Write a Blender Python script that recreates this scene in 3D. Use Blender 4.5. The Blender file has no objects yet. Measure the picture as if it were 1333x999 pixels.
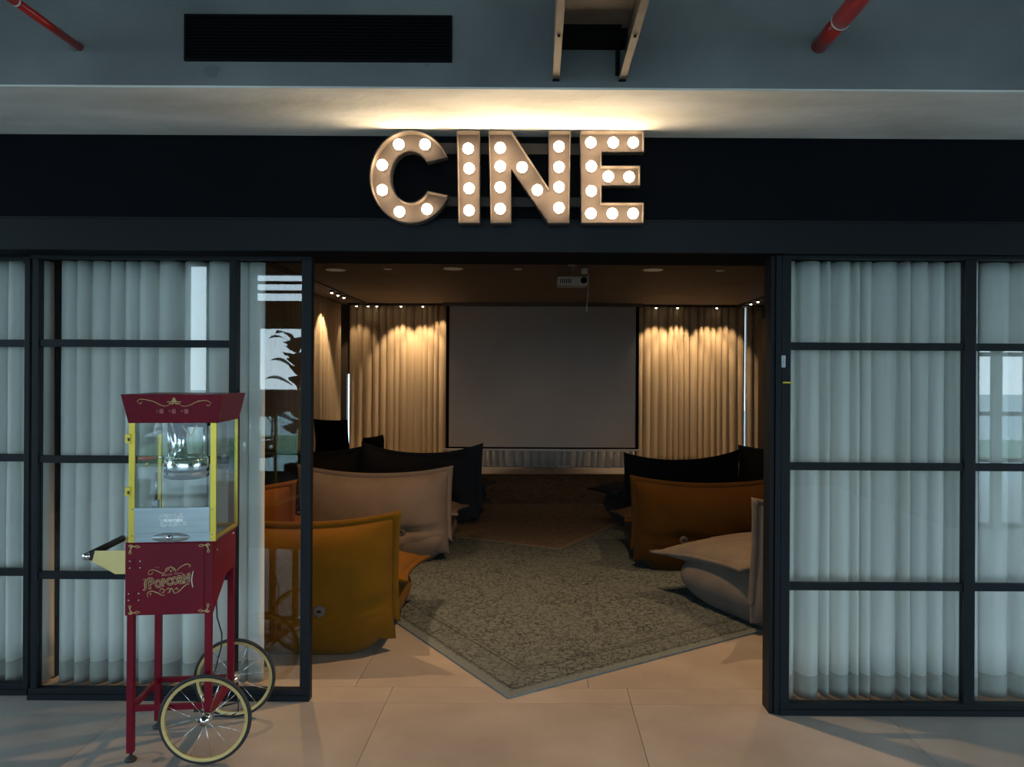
import bpy, bmesh, math, random
from math import sin, cos, pi, radians, sqrt, exp, atan2
from mathutils import Vector, Matrix, noise
from mathutils.geometry import tessellate_polygon

# ------------------------------------------------------------------ camera, world, light, exposure
S = bpy.context.scene
C = S.collection
ROLL = radians(0.32)
EYE = 1.6
cam_d = bpy.data.cameras.new('camera')
cam_d.sensor_width = 36.0
cam_d.lens = 36.0 * 1000.0 / 1333.0
cam_d.shift_x = -33.5 / 1333.0
cam_d.shift_y = -9.5 / 1333.0
cam_d.clip_start = 0.05
cam = bpy.data.objects.new('camera', cam_d)
C.objects.link(cam)
cam.location = (0, 0, EYE)
cam.rotation_euler = (radians(90), -ROLL, 0)
S.camera = cam

S.view_settings.view_transform = 'Standard'
S.view_settings.look = 'None'
S.view_settings.gamma = 1.0
S.view_settings.use_curve_mapping = False
S.view_settings.exposure = 0.0

SKY = 6.5
world = bpy.data.worlds.new('world'); S.world = world
world.use_nodes = True
wn = world.node_tree; wn.nodes.clear()
w_out = wn.nodes.new('ShaderNodeOutputWorld'); w_bg = wn.nodes.new('ShaderNodeBackground')
w_tc = wn.nodes.new('ShaderNodeTexCoord'); w_sep = wn.nodes.new('ShaderNodeSeparateXYZ'); w_r = wn.nodes.new('ShaderNodeValToRGB')
wn.links.new(w_tc.outputs['Generated'], w_sep.inputs[0]); wn.links.new(w_sep.outputs['Z'], w_r.inputs[0])
wn.links.new(w_r.outputs[0], w_bg.inputs[0]); wn.links.new(w_bg.outputs[0], w_out.inputs[0])
w_r.color_ramp.elements[0].position = 0.0; w_r.color_ramp.elements[0].color = (0.70, 0.89, 1.0, 1)
w_r.color_ramp.elements[1].position = 0.6; w_r.color_ramp.elements[1].color = (0.42, 0.70, 0.95, 1)
w_bg.inputs[1].default_value = SKY


def lamp(kind, name, loc, energy, color, rot=(0, 0, 0), **kw):
    d = bpy.data.lights.new(name, kind); d.energy = energy; d.color = color
    for k, v in kw.items(): setattr(d, k, v)
    o = bpy.data.objects.new(name, d); C.objects.link(o); o.location = loc; o.rotation_euler = rot
    return o


def portal(loc, rot, sx, sy):
    o = lamp('AREA', 'window_portal', loc, 1, (1, 1, 1), rot, shape='RECTANGLE', size=sx, size_y=sy)
    o.data.cycles.is_portal = True


# daylight comes from the sky through the foyer windows; portals only guide the sampling
portal((-5.62, 1.8, 1.55), (0, -pi/2, 0), 2.7, 3.2)      # foyer west windows
portal((-0.7, -4.12, 1.7), (pi/2, 0, 0), 7.2, 3.1)       # foyer back windows
portal((6.5, -1.02, 1.0), (pi/2, 0, 0), 3.6, 1.95)        # foyer east windows
portal((8.55, 1.3, 1.5), (0, pi/2, 0), 2.7, 4.1)
WARM = (1.0, 0.70, 0.42)
# recessed spots of the cinema room (lamps only, without fittings)
SPOTS = [(-1.62, 5.15, 130, 1.5, 0.02), (1.95, 5.65, 95, 1.7, 0.02), (-1.9, 7.1, 30, 1.4, 0.03), (0.25, 4.5, 190, 2.1, 0.03), (0.2, 10.6, 30, 2.6, 0.1)]
for sx_, sy_, e_, a_, r_ in SPOTS:
    lamp('SPOT', 'room_spot_light', (sx_, sy_, 2.83), e_, (1.0, 0.60, 0.29), (0, 0, 0), spot_size=a_, spot_blend=0.7, shadow_soft_size=r_)
COVE = [(-3.15, 13.12), (-2.38, 13.12), (-2.0, 13.12), (-1.7, 13.2), (2.05, 13.12), (2.42, 13.12), (2.95, 13.12), (3.25, 13.12)]
for i_, (sx_, sy_) in enumerate(COVE):
    lamp('SPOT', 'cove_spot_light', (sx_, sy_, 2.83), (20, 75, 75, 25, 60, 75, 60, 35)[i_], WARM, (radians(12), 0, 0), spot_size=1.25, spot_blend=0.5, shadow_soft_size=0.015)
lamp('SPOT', 'cove_spot_light', (-3.12, 12.05, 2.83), 90, WARM, (0, radians(12), 0), spot_size=1.25, spot_blend=0.4, shadow_soft_size=0.015)
BULB_E = 44.0

# ------------------------------------------------------------------ materials
MATS = {}


def pmat(name, col, rough=0.6, metal=0.0, spec=0.5, col2=None, scale=6.0, detail=6.0, lo=0.35, hi=0.65, bump=0.0, bscale=60.0,
         emit=None, estr=0.0, sheen=0.0, coat=0.0, stretch=None, trans=0.0, rnd=0.0):
    if name in MATS: return MATS[name]
    m = bpy.data.materials.new(name); m.use_nodes = True
    nt = m.node_tree; b = nt.nodes['Principled BSDF']
    b.inputs['Base Color'].default_value = (*col, 1)
    b.inputs['Roughness'].default_value = rough
    b.inputs['Metallic'].default_value = metal
    b.inputs['Specular IOR Level'].default_value = spec
    if sheen: b.inputs['Sheen Weight'].default_value = sheen
    if coat: b.inputs['Coat Weight'].default_value = coat
    if trans: b.inputs['Transmission Weight'].default_value = trans
    if emit:
        b.inputs['Emission Color'].default_value = (*emit, 1); b.inputs['Emission Strength'].default_value = estr
    tc = nt.nodes.new('ShaderNodeTexCoord'); mp = nt.nodes.new('ShaderNodeMapping')
    nt.links.new(tc.outputs['Object'], mp.inputs[0])
    if stretch: mp.inputs['Scale'].default_value = stretch
    n = nt.nodes.new('ShaderNodeTexNoise'); n.inputs['Scale'].default_value = scale; n.inputs['Detail'].default_value = detail
    nt.links.new(mp.outputs[0], n.inputs['Vector'])
    if col2 is None: col2 = tuple(c * 0.86 for c in col)
    r = nt.nodes.new('ShaderNodeValToRGB')
    r.color_ramp.elements[0].position = lo; r.color_ramp.elements[0].color = (*col, 1)
    r.color_ramp.elements[1].position = hi; r.color_ramp.elements[1].color = (*col2, 1)
    nt.links.new(n.outputs['Fac'], r.inputs[0])
    src = r.outputs[0]
    if rnd:
        oi = nt.nodes.new('ShaderNodeObjectInfo'); mr = nt.nodes.new('ShaderNodeMapRange')
        mr.inputs[3].default_value = 1 - rnd; mr.inputs[4].default_value = 1 + rnd
        nt.links.new(oi.outputs['Random'], mr.inputs[0])
        mx = nt.nodes.new('ShaderNodeVectorMath'); mx.operation = 'SCALE'
        nt.links.new(src, mx.inputs[0]); nt.links.new(mr.outputs[0], mx.inputs['Scale']); src = mx.outputs[0]
    nt.links.new(src, b.inputs['Base Color'])
    if bump:
        n2 = nt.nodes.new('ShaderNodeTexNoise'); n2.inputs['Scale'].default_value = bscale; n2.inputs['Detail'].default_value = 3
        bp = nt.nodes.new('ShaderNodeBump'); bp.inputs['Strength'].default_value = bump; bp.inputs['Distance'].default_value = 0.01
        nt.links.new(tc.outputs['Object'], n2.inputs['Vector']); nt.links.new(n2.outputs['Fac'], bp.inputs['Height'])
        nt.links.new(bp.outputs[0], b.inputs['Normal'])
    MATS[name] = m
    return m


def glass_mat(name, tint=(0.96, 0.98, 0.97), ior=1.5):
    m = bpy.data.materials.new(name); m.use_nodes = True
    nt = m.node_tree; nt.nodes.clear()
    o = nt.nodes.new('ShaderNodeOutputMaterial'); mx = nt.nodes.new('ShaderNodeMixShader')
    t = nt.nodes.new('ShaderNodeBsdfTransparent'); g = nt.nodes.new('ShaderNodeBsdfGlossy'); f = nt.nodes.new('ShaderNodeFresnel')
    t.inputs[0].default_value = (*tint, 1); g.inputs['Roughness'].default_value = 0.0
    ge = nt.nodes.new('ShaderNodeNewGeometry'); mr = nt.nodes.new('ShaderNodeMapRange')
    mr.inputs[3].default_value = ior; mr.inputs[4].default_value = 1.0 / ior      # same Fresnel curve on entering and leaving faces
    nt.links.new(ge.outputs['Backfacing'], mr.inputs[0]); nt.links.new(mr.outputs[0], f.inputs[0])
    nt.links.new(f.outputs[0], mx.inputs[0]); nt.links.new(t.outputs[0], mx.inputs[1]); nt.links.new(g.outputs[0], mx.inputs[2])
    nt.links.new(mx.outputs[0], o.inputs[0])
    return m


M_glass = glass_mat('clear_glass', ior=1.62)
M_glass2 = glass_mat('popper_glass', ior=1.45)
M_frame = pmat('black_steel', (0.005, 0.008, 0.011), 0.5, 0.0, 0.18, scale=20)
M_header = pmat('black_header', (0.003, 0.004, 0.006), 0.8, spec=0.06, col2=(0.004, 0.005, 0.007), scale=3)
M_conc = pmat('grey_plaster', (0.21, 0.215, 0.21), 0.85, col2=(0.14, 0.145, 0.145), scale=1.6, detail=9, lo=0.38, hi=0.68, bump=0.25, bscale=9)
M_soffit = pmat('cream_plaster', (0.55, 0.53, 0.47), 0.85, col2=(0.78, 0.77, 0.73), scale=3.2, detail=14, lo=0.3, hi=0.7, bump=0.8, bscale=7, stretch=(0.5, 1.4, 1))
M_wallrm = pmat('room_wall', (0.16, 0.12, 0.085), 0.8, scale=3)
M_ceil = pmat('brown_ceiling', (0.19, 0.145, 0.115), 0.75, col2=(0.165, 0.12, 0.095), scale=1.2)
M_foy = pmat('foyer_wall', (0.05, 0.05, 0.05), 0.8, scale=2)
M_foyc = pmat('foyer_ceiling', (0.12, 0.12, 0.12), 0.85, scale=2)
M_tile = pmat('stone_tile', (0.30, 0.26, 0.225), 0.42, spec=0.4, col2=(0.42, 0.375, 0.33), scale=2.2, detail=12, lo=0.3, hi=0.72, bump=0.06, bscale=30, rnd=0.05)
M_grout = pmat('grout', (0.07, 0.06, 0.05), 0.9)
M_black = pmat('black_matte', (0.004, 0.004, 0.005), 0.75, spec=0.12, scale=10)
M_cream_rod = pmat('dark_track', (0.01, 0.009, 0.008), 0.6)
M_screen = pmat('screen_fabric', (0.58, 0.53, 0.49), 0.8, scale=1)
M_white = pmat('white_plastic', (0.6, 0.6, 0.58), 0.5, scale=5)
M_curt_f = pmat('facade_curtain', (0.70, 0.71, 0.69), 0.9, col2=(0.62, 0.63, 0.61), scale=2, sheen=0.2, stretch=(6, 6, 0.3))
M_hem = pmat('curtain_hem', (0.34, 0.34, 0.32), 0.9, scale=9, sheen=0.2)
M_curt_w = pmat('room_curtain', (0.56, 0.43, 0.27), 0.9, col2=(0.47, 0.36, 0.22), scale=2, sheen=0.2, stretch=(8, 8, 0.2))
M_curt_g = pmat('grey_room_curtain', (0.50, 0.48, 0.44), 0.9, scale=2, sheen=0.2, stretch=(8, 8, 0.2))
M_red = pmat('red_enamel', (0.150, 0.005, 0.016), 0.36, coat=0.0, spec=0.14, scale=3, col2=(0.12, 0.005, 0.014))
M_red2 = pmat('red_pipe', (0.42, 0.012, 0.01), 0.3, coat=0.3, scale=5)
M_gold = pmat('yellow_gold', (0.56, 0.43, 0.05), 0.34, metal=0.5, scale=9, col2=(0.50, 0.38, 0.045))
M_brass = pmat('pale_brass', (0.66, 0.52, 0.22), 0.3, metal=0.6, scale=8)
M_goldp = pmat('gold_print', (0.50, 0.33, 0.13), 0.5, scale=40)
M_pinkp = pmat('rose_print', (0.42, 0.16, 0.14), 0.5, scale=40)
M_chrome = pmat('chrome', (0.72, 0.74, 0.76), 0.12, metal=1.0, scale=10)
M_steel = pmat('brushed_steel', (0.27, 0.31, 0.33), 0.3, metal=0.9, scale=4, stretch=(1, 1, 14))
M_rubber = pmat('black_rubber', (0.012, 0.012, 0.012), 0.65, scale=20)
M_redpl = pmat('bright_red_plastic', (0.45, 0.02, 0.02), 0.35, scale=5)
M_letter = pmat('bronze_letter', (0.056, 0.044, 0.038), 0.7, scale=8, col2=(0.048, 0.037, 0.032), spec=0.2)
M_letrim = pmat('bronze_rim', (0.09, 0.07, 0.055), 0.5, metal=0.0, scale=8)
M_bulb = pmat('lit_bulb', (1, 0.9, 0.7), 0.5, emit=(1.0, 0.76, 0.48), estr=BULB_E)
M_rail = pmat('grey_rail', (0.022, 0.019, 0.017), 0.7)
M_tray = pmat('tray_metal', (0.19, 0.155, 0.12), 0.6, metal=0.1, scale=9, col2=(0.14, 0.11, 0.085))
M_button = pmat('wood_button', (0.085, 0.06, 0.045), 0.6, scale=30)
M_leaf = pmat('plant_leaf', (0.03, 0.07, 0.02), 0.5, scale=8)
M_terr = pmat('terrace', (0.55, 0.54, 0.5), 0.9, scale=1)
M_lawn = pmat('lawn', (0.16, 0.24, 0.12), 0.9, scale=4)
M_dwood = pmat('dark_wood', (0.035, 0.026, 0.02), 0.6, scale=4, stretch=(6, 6, 0.5))
M_fitglow = pmat('ceiling_fitting_glow', (0.45, 0.42, 0.38), 0.5, emit=(1, 0.75, 0.5), estr=0.04)  # faint glow put into the pale faces of speakers and downlight rims
M_glint = pmat('lit_spot_lens', (1, 0.9, 0.7), 0.5, emit=(1.0, 0.80, 0.55), estr=9)


def fabric(name, col, c2=None): return pmat(name, col, 0.95, col2=c2, scale=5, detail=8, bump=0.35, bscale=220, sheen=0.03, spec=0.12)


F_yel = fabric('mustard_felt', (0.145, 0.062, 0.0025), (0.12, 0.051, 0.002))
F_org = fabric('orange_felt', (0.046, 0.0195, 0.0012), (0.038, 0.016, 0.001))
F_bei = fabric('beige_felt', (0.215, 0.168, 0.132), (0.18, 0.14, 0.108))
F_cha = fabric('charcoal_felt', (0.030, 0.029, 0.031))
F_bla = fabric('black_felt', (0.008, 0.008, 0.009))
F_bro = fabric('brown_felt', (0.075, 0.055, 0.04))
F_gry = fabric('grey_felt', (0.145, 0.125, 0.105), (0.115, 0.10, 0.088))


def rug_mat(name, base, dark, light, hx, hy, sc=9.0):
    m = bpy.data.materials.new(name); m.use_nodes = True
    nt = m.node_tree; b = nt.nodes['Principled BSDF']; b.inputs['Roughness'].default_value = 0.95
    b.inputs['Specular IOR Level'].default_value = 0.15
    L = nt.links.new; N = nt.nodes.new
    tc = N('ShaderNodeTexCoord')

    def ramp(src, p0, p1, c0=(0, 0, 0), c1=(1, 1, 1)):
        r = N('ShaderNodeValToRGB'); r.color_ramp.elements[0].position = p0; r.color_ramp.elements[1].position = p1
        r.color_ramp.elements[0].color = (*c0, 1); r.color_ramp.elements[1].color = (*c1, 1); L(src, r.inputs[0]); return r.outputs[0]

    def mix(f, a, c, mode='MIX'):
        x = N('ShaderNodeMix'); x.data_type = 'RGBA'; x.blend_type = mode
        if isinstance(f, float): x.inputs[0].default_value = f
        else: L(f, x.inputs[0])
        for sck, v in ((x.inputs[6], a), (x.inputs[7], c)):
            if isinstance(v, tuple): sck.default_value = (*v, 1)
            else: L(v, sck)
        return x.outputs[2]

    def math_(op, a, c=None):
        x = N('ShaderNodeMath'); x.operation = op
        for i, v in enumerate((a, c)):
            if v is None: continue
            if isinstance(v, (int, float)): x.inputs[i].default_value = v
            else: L(v, x.inputs[i])
        return x.outputs[0]
    # warped filigree
    n0 = N('ShaderNodeTexNoise'); n0.inputs['Scale'].default_value = 6; L(tc.outputs['Object'], n0.inputs['Vector'])
    va = N('ShaderNodeVectorMath'); va.operation = 'MULTIPLY_ADD'; L(n0.outputs['Color'], va.inputs[0]); va.inputs[1].default_value = (0.12, 0.12, 0); L(tc.outputs['Object'], va.inputs[2])
    vo = N('ShaderNodeTexVoronoi'); vo.feature = 'DISTANCE_TO_EDGE'; vo.inputs['Scale'].default_value = sc * 1.6; L(va.outputs[0], vo.inputs['Vector'])
    fil = ramp(vo.outputs['Distance'], 0.07, 0.22)
    n1 = N('ShaderNodeTexNoise'); n1.inputs['Scale'].default_value = sc * 3; n1.inputs['Detail'].default_value = 4; n1.inputs['Distortion'].default_value = 2.5; L(tc.outputs['Object'], n1.inputs['Vector'])
    fl2 = ramp(n1.outputs['Fac'], 0.44, 0.56)
    wear = N('ShaderNodeTexNoise'); wear.inputs['Scale'].default_value = 1.6; wear.inputs['Detail'].default_value = 8; L(tc.outputs['Object'], wear.inputs['Vector'])
    wr = ramp(wear.outputs['Fac'], 0.38, 0.66)
    pat = mix(fil, dark, base)
    pat = mix(fl2, pat, mix(0.5, base, light))
    pat = mix(math_('MULTIPLY', wr, 0.45), pat, base)
    # border bands
    sp = N('ShaderNodeSeparateXYZ'); L(tc.outputs['Object'], sp.inputs[0])
    dx = math_('SUBTRACT', hx, math_('ABSOLUTE', sp.outputs[0])); dy = math_('SUBTRACT', hy, math_('ABSOLUTE', sp.outputs[1]))
    d = math_('MINIMUM', dx, dy)
    edge = math_('LESS_THAN', d, 0.055)
    l1 = math_('LESS_THAN', math_('ABSOLUTE', math_('SUBTRACT', d, 0.075)), 0.006)
    l2 = math_('LESS_THAN', math_('ABSOLUTE', math_('SUBTRACT', d, 0.24)), 0.007)
    l3 = math_('LESS_THAN', math_('ABSOLUTE', math_('SUBTRACT', d, 0.27)), 0.004)
    pat = mix(math_('MULTIPLY', edge, 0.75), pat, light)
    ln = math_('MULTIPLY', math_('MAXIMUM', math_('MAXIMUM', l1, l2), l3), 0.55)
    pat = mix(ln, pat, dark)
    L(pat, b.inputs['Base Color'])
    bp = N('ShaderNodeBump'); bp.inputs['Strength'].default_value = 0.3; bp.inputs['Distance'].default_value = 0.004
    L(n1.outputs['Fac'], bp.inputs['Height']); L(bp.outputs[0], b.inputs['Normal'])
    return m


# ------------------------------------------------------------------ mesh helpers
def P(x, y, D):
    """photograph direction (px, py) at depth D -> point"""
    dx, dy = x - 700.0, y - 490.0
    u = dx * cos(ROLL) + dy * sin(ROLL); v = -dx * sin(ROLL) + dy * cos(ROLL)
    return Vector((u / 1000.0 * D, D, EYE - v / 1000.0 * D))


def bm_box(bm, x0, x1, y0, y1, z0, z1, M=None):
    vs = [bm.verts.new((x, y, z)) for x in (x0, x1) for y in (y0, y1) for z in (z0, z1)]
    if M is not None:
        for v in vs: v.co = M @ v.co
    for f in ((0, 1, 3, 2), (4, 6, 7, 5), (0, 4, 5, 1), (2, 3, 7, 6), (0, 2, 6, 4), (1, 5, 7, 3)):
        bm.faces.new([vs[i] for i in f])
    return vs


def bm_tube(bm, pts, r, n=10, cap=True, closed=False):
    pts = [Vector(p) for p in pts]; rings = []
    m = len(pts)
    up = None
    for i, p in enumerate(pts):
        if closed: d = pts[(i + 1) % m] - pts[i - 1]
        else: d = pts[min(i + 1, m - 1)] - pts[max(i - 1, 0)]
        d.normalize()
        if up is None:
            up = Vector((0, 0, 1)) if abs(d.z) < 0.9 else Vector((0, 1, 0))
        a = d.cross(up).normalized(); b = a.cross(d).normalized(); up = b
        rr = r[i] if isinstance(r, (list, tuple)) else r
        rings.append([bm.verts.new(p + a * rr * cos(2 * pi * k / n) + b * rr * sin(2 * pi * k / n)) for k in range(n)])
    rng = range(m) if closed else range(m - 1)
    for i in rng:
        A, B = rings[i], rings[(i + 1) % m]
        for k in range(n): bm.faces.new((A[k], A[(k + 1) % n], B[(k + 1) % n], B[k]))
    if cap and not closed:
        bm.faces.new(rings[0][::-1]); bm.faces.new(rings[-1])


def bm_lathe(bm, prof, axis='Z', n=24, loc=(0, 0, 0)):
    """prof: list of (r, h)"""
    rings = []
    for r, h in prof:
        ring = []
        for k in range(n):
            a = 2 * pi * k / n
            c = (r * cos(a), r * sin(a), h)
            if axis == 'Y': c = (c[0], c[2], c[1])
            if axis == 'X': c = (c[2], c[0], c[1])
            ring.append(bm.verts.new(Vector(c) + Vector(loc)))
        rings.append(ring)
    for i in range(len(rings) - 1):
        for k in range(n):
            bm.faces.new((rings[i][k], rings[i][(k + 1) % n], rings[i + 1][(k + 1) % n], rings[i + 1][k]))
    if prof[0][0] > 1e-5: bm.faces.new(rings[0][::-1])
    if prof[-1][0] > 1e-5: bm.faces.new(rings[-1])


def bm_prism(bm, poly, y0, y1, plane='XZ'):
    def co(p, t):
        if plane == 'XZ': return (p[0], t, p[1])
        if plane == 'YZ': return (t, p[0], p[1])
        return (p[0], p[1], t)
    a = [bm.verts.new(co(p, y0)) for p in poly]; b = [bm.verts.new(co(p, y1)) for p in poly]
    n = len(poly)
    bm.faces.new(a); bm.faces.new(b[::-1])
    for i in range(n): bm.faces.new((a[i], b[i], b[(i + 1) % n], a[(i + 1) % n]))


def obj(name, bm, mat, parent=None, smooth=False, bevel=0.0, loc=None, rot=None, kind=None, subsurf=0):
    bmesh.ops.recalc_face_normals(bm, faces=bm.faces)
    me = bpy.data.meshes.new(name); bm.to_mesh(me); bm.free()
    me.materials.append(mat)
    if smooth:
        for p in me.polygons: p.use_smooth = True
    o = bpy.data.objects.new(name, me); C.objects.link(o)
    if parent: o.parent = parent
    if loc: o.location = loc
    if rot: o.rotation_euler = rot
    if bevel:
        b = o.modifiers.new('edge', 'BEVEL'); b.width = bevel; b.segments = 2; b.limit_method = 'ANGLE'
    if subsurf:
        s = o.modifiers.new('smooth', 'SUBSURF'); s.levels = s.render_levels = subsurf
    if kind: o['kind'] = kind
    return o


def box(name, x0, x1, y0, y1, z0, z1, mat, parent=None, bevel=0.0, kind=None, M=None):
    bm = bmesh.new(); bm_box(bm, x0, x1, y0, y1, z0, z1, M)
    return obj(name, bm, mat, parent, bevel=bevel, kind=kind)


def tube(name, pts, r, mat, parent=None, n=10, closed=False):
    bm = bmesh.new(); bm_tube(bm, pts, r, n, closed=closed)
    return obj(name, bm, mat, parent, smooth=True)


def lathe(name, prof, mat, parent=None, axis='Z', n=24, loc=(0, 0, 0), smooth=True):
    bm = bmesh.new(); bm_lathe(bm, prof, axis, n, (0, 0, 0))
    return obj(name, bm, mat, parent, smooth=smooth, loc=loc)


def thing(name, label, cat, loc=(0, 0, 0), rz=0.0, group=None, kind=None):
    o = bpy.data.objects.new(name, None); C.objects.link(o)
    o.location = loc; o.rotation_euler = (0, 0, rz); o.empty_display_size = 0.1
    if kind: o['kind'] = kind
    if label: o['label'] = label
    if cat: o['category'] = cat
    if group: o['group'] = group
    return o


def tag(o, label, cat, group=None, kind=None):
    o['label'] = label; o['category'] = cat
    if group: o['group'] = group
    if kind: o['kind'] = kind
    return o


def copy_tree(o, parent=None, loc=None):
    c = o.copy(); C.objects.link(c)
    if parent: c.parent = parent
    for ch in list(o.children): copy_tree(ch, c)
    return c


# ------------------------------------------------------------------ floor of tiles
floor = box('floor', -8, 8.6, -4.4, 14.0, -0.12, -0.012, M_grout, kind='structure')
TS = 1.2
def tile_mesh(sx, sy):
    bm = bmesh.new(); g = 0.0012
    bm_box(bm, g, sx - g, g, sy - g, -0.012, 0.0)
    bmesh.ops.recalc_face_normals(bm, faces=bm.faces)
    me = bpy.data.meshes.new('tile'); bm.to_mesh(me); bm.free(); me.materials.append(M_tile); return me
def lay(me, xs, ys):
    for x in xs:
        for y in ys:
            t = bpy.data.objects.new('tile', me); C.objects.link(t); t.parent = floor; t.location = (x, y, 0)
me_t = tile_mesh(TS, TS)
lay(me_t, [0.466 + TS * k for k in range(-5, 4)], [3.752 - TS * (k + 1) for k in range(4)])
lay(tile_mesh(TS, 0.19), [0.466 + TS * k for k in range(-4, 4)], [3.752])
lay(me_t, [0.27 + TS * k for k in range(-4, 3)], [3.942 + TS * k for k in range(8)])
# plain screed beyond the tiles that can be told apart
for a in ((-8, 8.6, -4.4, 3.752 - 4 * TS), (-8, 0.466 - 5 * TS, 3.752 - 4 * TS, 3.752), (0.466 + 4 * TS, 8.6, 3.752 - 4 * TS, 3.752)):
    box('floor_screed', *a, -0.012, 0.0, M_tile, floor)

# ------------------------------------------------------------------ shell of the building
def struct(name, *a, mat, parent=None): return box(name, *a, mat, parent, kind=None if parent else 'structure')
# concrete beam and header over the entrance
struct('trim_1', -8, 8.6, 3.0, 4.0, 2.73, 3.6, mat=M_conc)['label'] = 'grey plastered concrete beam above the entrance'
struct('trim_2', -8, 8.6, 3.004, 3.6, 2.722, 2.7302, mat=M_soffit)['label'] = 'cream plastered underside of the beam above the sign'
hd = struct('trim_3', -8, 8.6, 3.6, 3.99, 2.18, 2.722, mat=M_header); hd['label'] = 'wide black header panel behind the lit letters'
box('lower_fascia', -8, 8.6, 3.585, 3.6, 2.18, 2.325, M_frame, hd, bevel=0.002)
box('upper_lip', -8, 8.6, 3.592, 3.6, 2.327, 2.335, M_frame, hd)
# foyer
struct('ceiling_1', -8, 8.6, -4.4, 3.0, 3.5, 3.6, mat=M_foyc)
struct('wall_front_left', -8, -3.4, 3.6, 4.0, 0, 2.18, mat=M_foy)
struct('wall_front_right', 3.75, 8.6, 3.6, 4.0, 0, 2.18, mat=M_foy)
wf = thing('wall_foyer_right', None, None, kind='structure')  # unseen side wall, its opening added for more daylight on the curtains
box('pier', 8.5, 8.6, -0.9, -0.75, 0, 3.5, M_foy, wf); box('pier', 8.5, 8.6, 3.35, 3.6, 0, 3.5, M_foy, wf); box('lintel', 8.5, 8.6, -0.75, 3.35, 2.85, 3.5, M_foy, wf); box('kerb', 8.5, 8.6, -0.75, 3.35, 0, 0.15, M_foy, wf)
# west wall of the foyer with tall windows (y -2.85 .. 2.75)
wl = thing('wall_foyer_left', None, None, kind='structure')
box('pier', -5.7, -5.55, 3.4, 3.6, 0, 3.5, M_foy, wl); box('pier', -5.7, -5.55, -4.4, 0.2, 0, 3.5, M_foy, wl)
box('lintel', -5.7, -5.55, 0.2, 3.4, 2.9, 3.5, M_foy, wl); box('kerb', -5.7, -5.55, 0.2, 3.4, 0, 0.2, M_foy, wl)
w1 = thing('window_1', None, None, kind='structure')
for yy in (0.2, 1.0, 1.8, 2.6, 3.33): box('mullion', -5.68, -5.6, yy, yy + 0.07, 0.2, 2.9, M_frame, w1)
for zz in (0.2, 1.05, 2.83): box('transom', -5.67, -5.61, 0.2, 3.4, zz, zz + 0.06, M_frame, w1)
# back wall of the foyer (behind the camera)
wb = thing('wall_foyer_back', None, None, kind='structure')
box('pier', -5.7, -5.32, -4.2, -4.05, 0, 3.5, M_foy, wb); box('pier', -5.02, -4.3, -4.2, -4.05, 0, 3.5, M_foy, wb); box('kerb', -5.32, -5.02, -4.2, -4.05, 0, 0.5, M_foy, wb); box('lintel', -5.32, -5.02, -4.2, -4.05, 3.25, 3.5, M_foy, wb); box('pier', 2.9, 4.5, -4.2, -4.05, 0, 3.5, M_foy, wb)
box('lintel', -4.3, 2.9, -4.2, -4.05, 3.12, 3.5, M_foy, wb); box('spandrel', -4.3, 2.9, -4.2, -4.05, 2.35, 2.72, M_foy, wb)
box('return_wall', 4.4, 4.55, -4.2, -0.9, 0, 3.5, M_foy, wb)
box('pier', 4.4, 4.68, -1.05, -0.9, 0, 3.5, M_foy, wb); box('lintel', 4.68, 8.6, -1.05, -0.9, 1.92, 3.5, M_foy, wb); box('pier', 8.3, 8.6, -1.05, -0.9, 0, 1.92, M_foy, wb)
w2 = thing('window_2', None, None, kind='structure')  # middle span is invented, opened wide to bring in frontal daylight
for xx in (-4.3, -3.6, -2.7, -1.5, -0.3, 0.9, 2.1, 2.84): box('mullion', xx, xx + 0.06, -4.16, -4.1, 0, 2.35, M_frame, w2)
for zz in (0, 1.1, 2.3, 2.84, 2.98): box('transom', -4.3, 2.9, -4.15, -4.11, zz, zz + 0.045, M_frame, w2)
w3 = thing('window_3', None, None, kind='structure')
for xx in (4.68, 4.90, 5.25, 5.85, 6.45, 7.05, 7.65, 8.22): box('mullion', xx, xx + (0.1 if xx == 4.90 else 0.07), -1.0, -0.94, 0, 1.92, M_conc, w3)
for zz in (0.0, 0.70, 1.20, 1.84): box('transom', 4.68, 8.3, -0.99, -0.95, zz, zz + 0.045, M_foy, w3)
# cinema room
struct('ceiling_2', -3.7, 4.4, 4.0, 13.8, 2.85, 2.95, mat=M_ceil)
struct('wall_left', -3.7, -3.6, 4.0, 13.8, 0, 2.85, mat=M_wallrm)
struct('wall_right', 4.3, 4.4, 4.0, 13.8, 0, 2.85, mat=M_wallrm)
wk = thing('wall_back', None, None, kind='structure')
box('pier', -3.7, -3.40, 13.68, 13.8, 0, 2.85, M_wallrm, wk)
box('pier', -3.33, 3.655, 13.68, 13.8, 0, 2.85, M_wallrm, wk)
box('pier', 3.72, 4.4, 13.68, 13.8, 0, 2.85, M_wallrm, wk)
box('spandrel', -3.40, -3.33, 13.68, 13.8, 0, 0.25, M_wallrm, wk); box('spandrel', 3.655, 3.72, 13.68, 13.8, 0, 0.25, M_wallrm, wk)
box('lintel', -3.40, -3.33, 13.68, 13.8, 1.62, 2.85, M_wallrm, wk)
# outdoors
struct('ground_1', -40, 40, -30, 40, -0.3, -0.13, mat=M_terr)
struct('ground_2', -40, 40, -14, -9, -0.13, -0.1, mat=M_lawn)
struct('ground_3', -60, 60, -75, -30, -0.6, -0.1, mat=M_terr)

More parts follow.
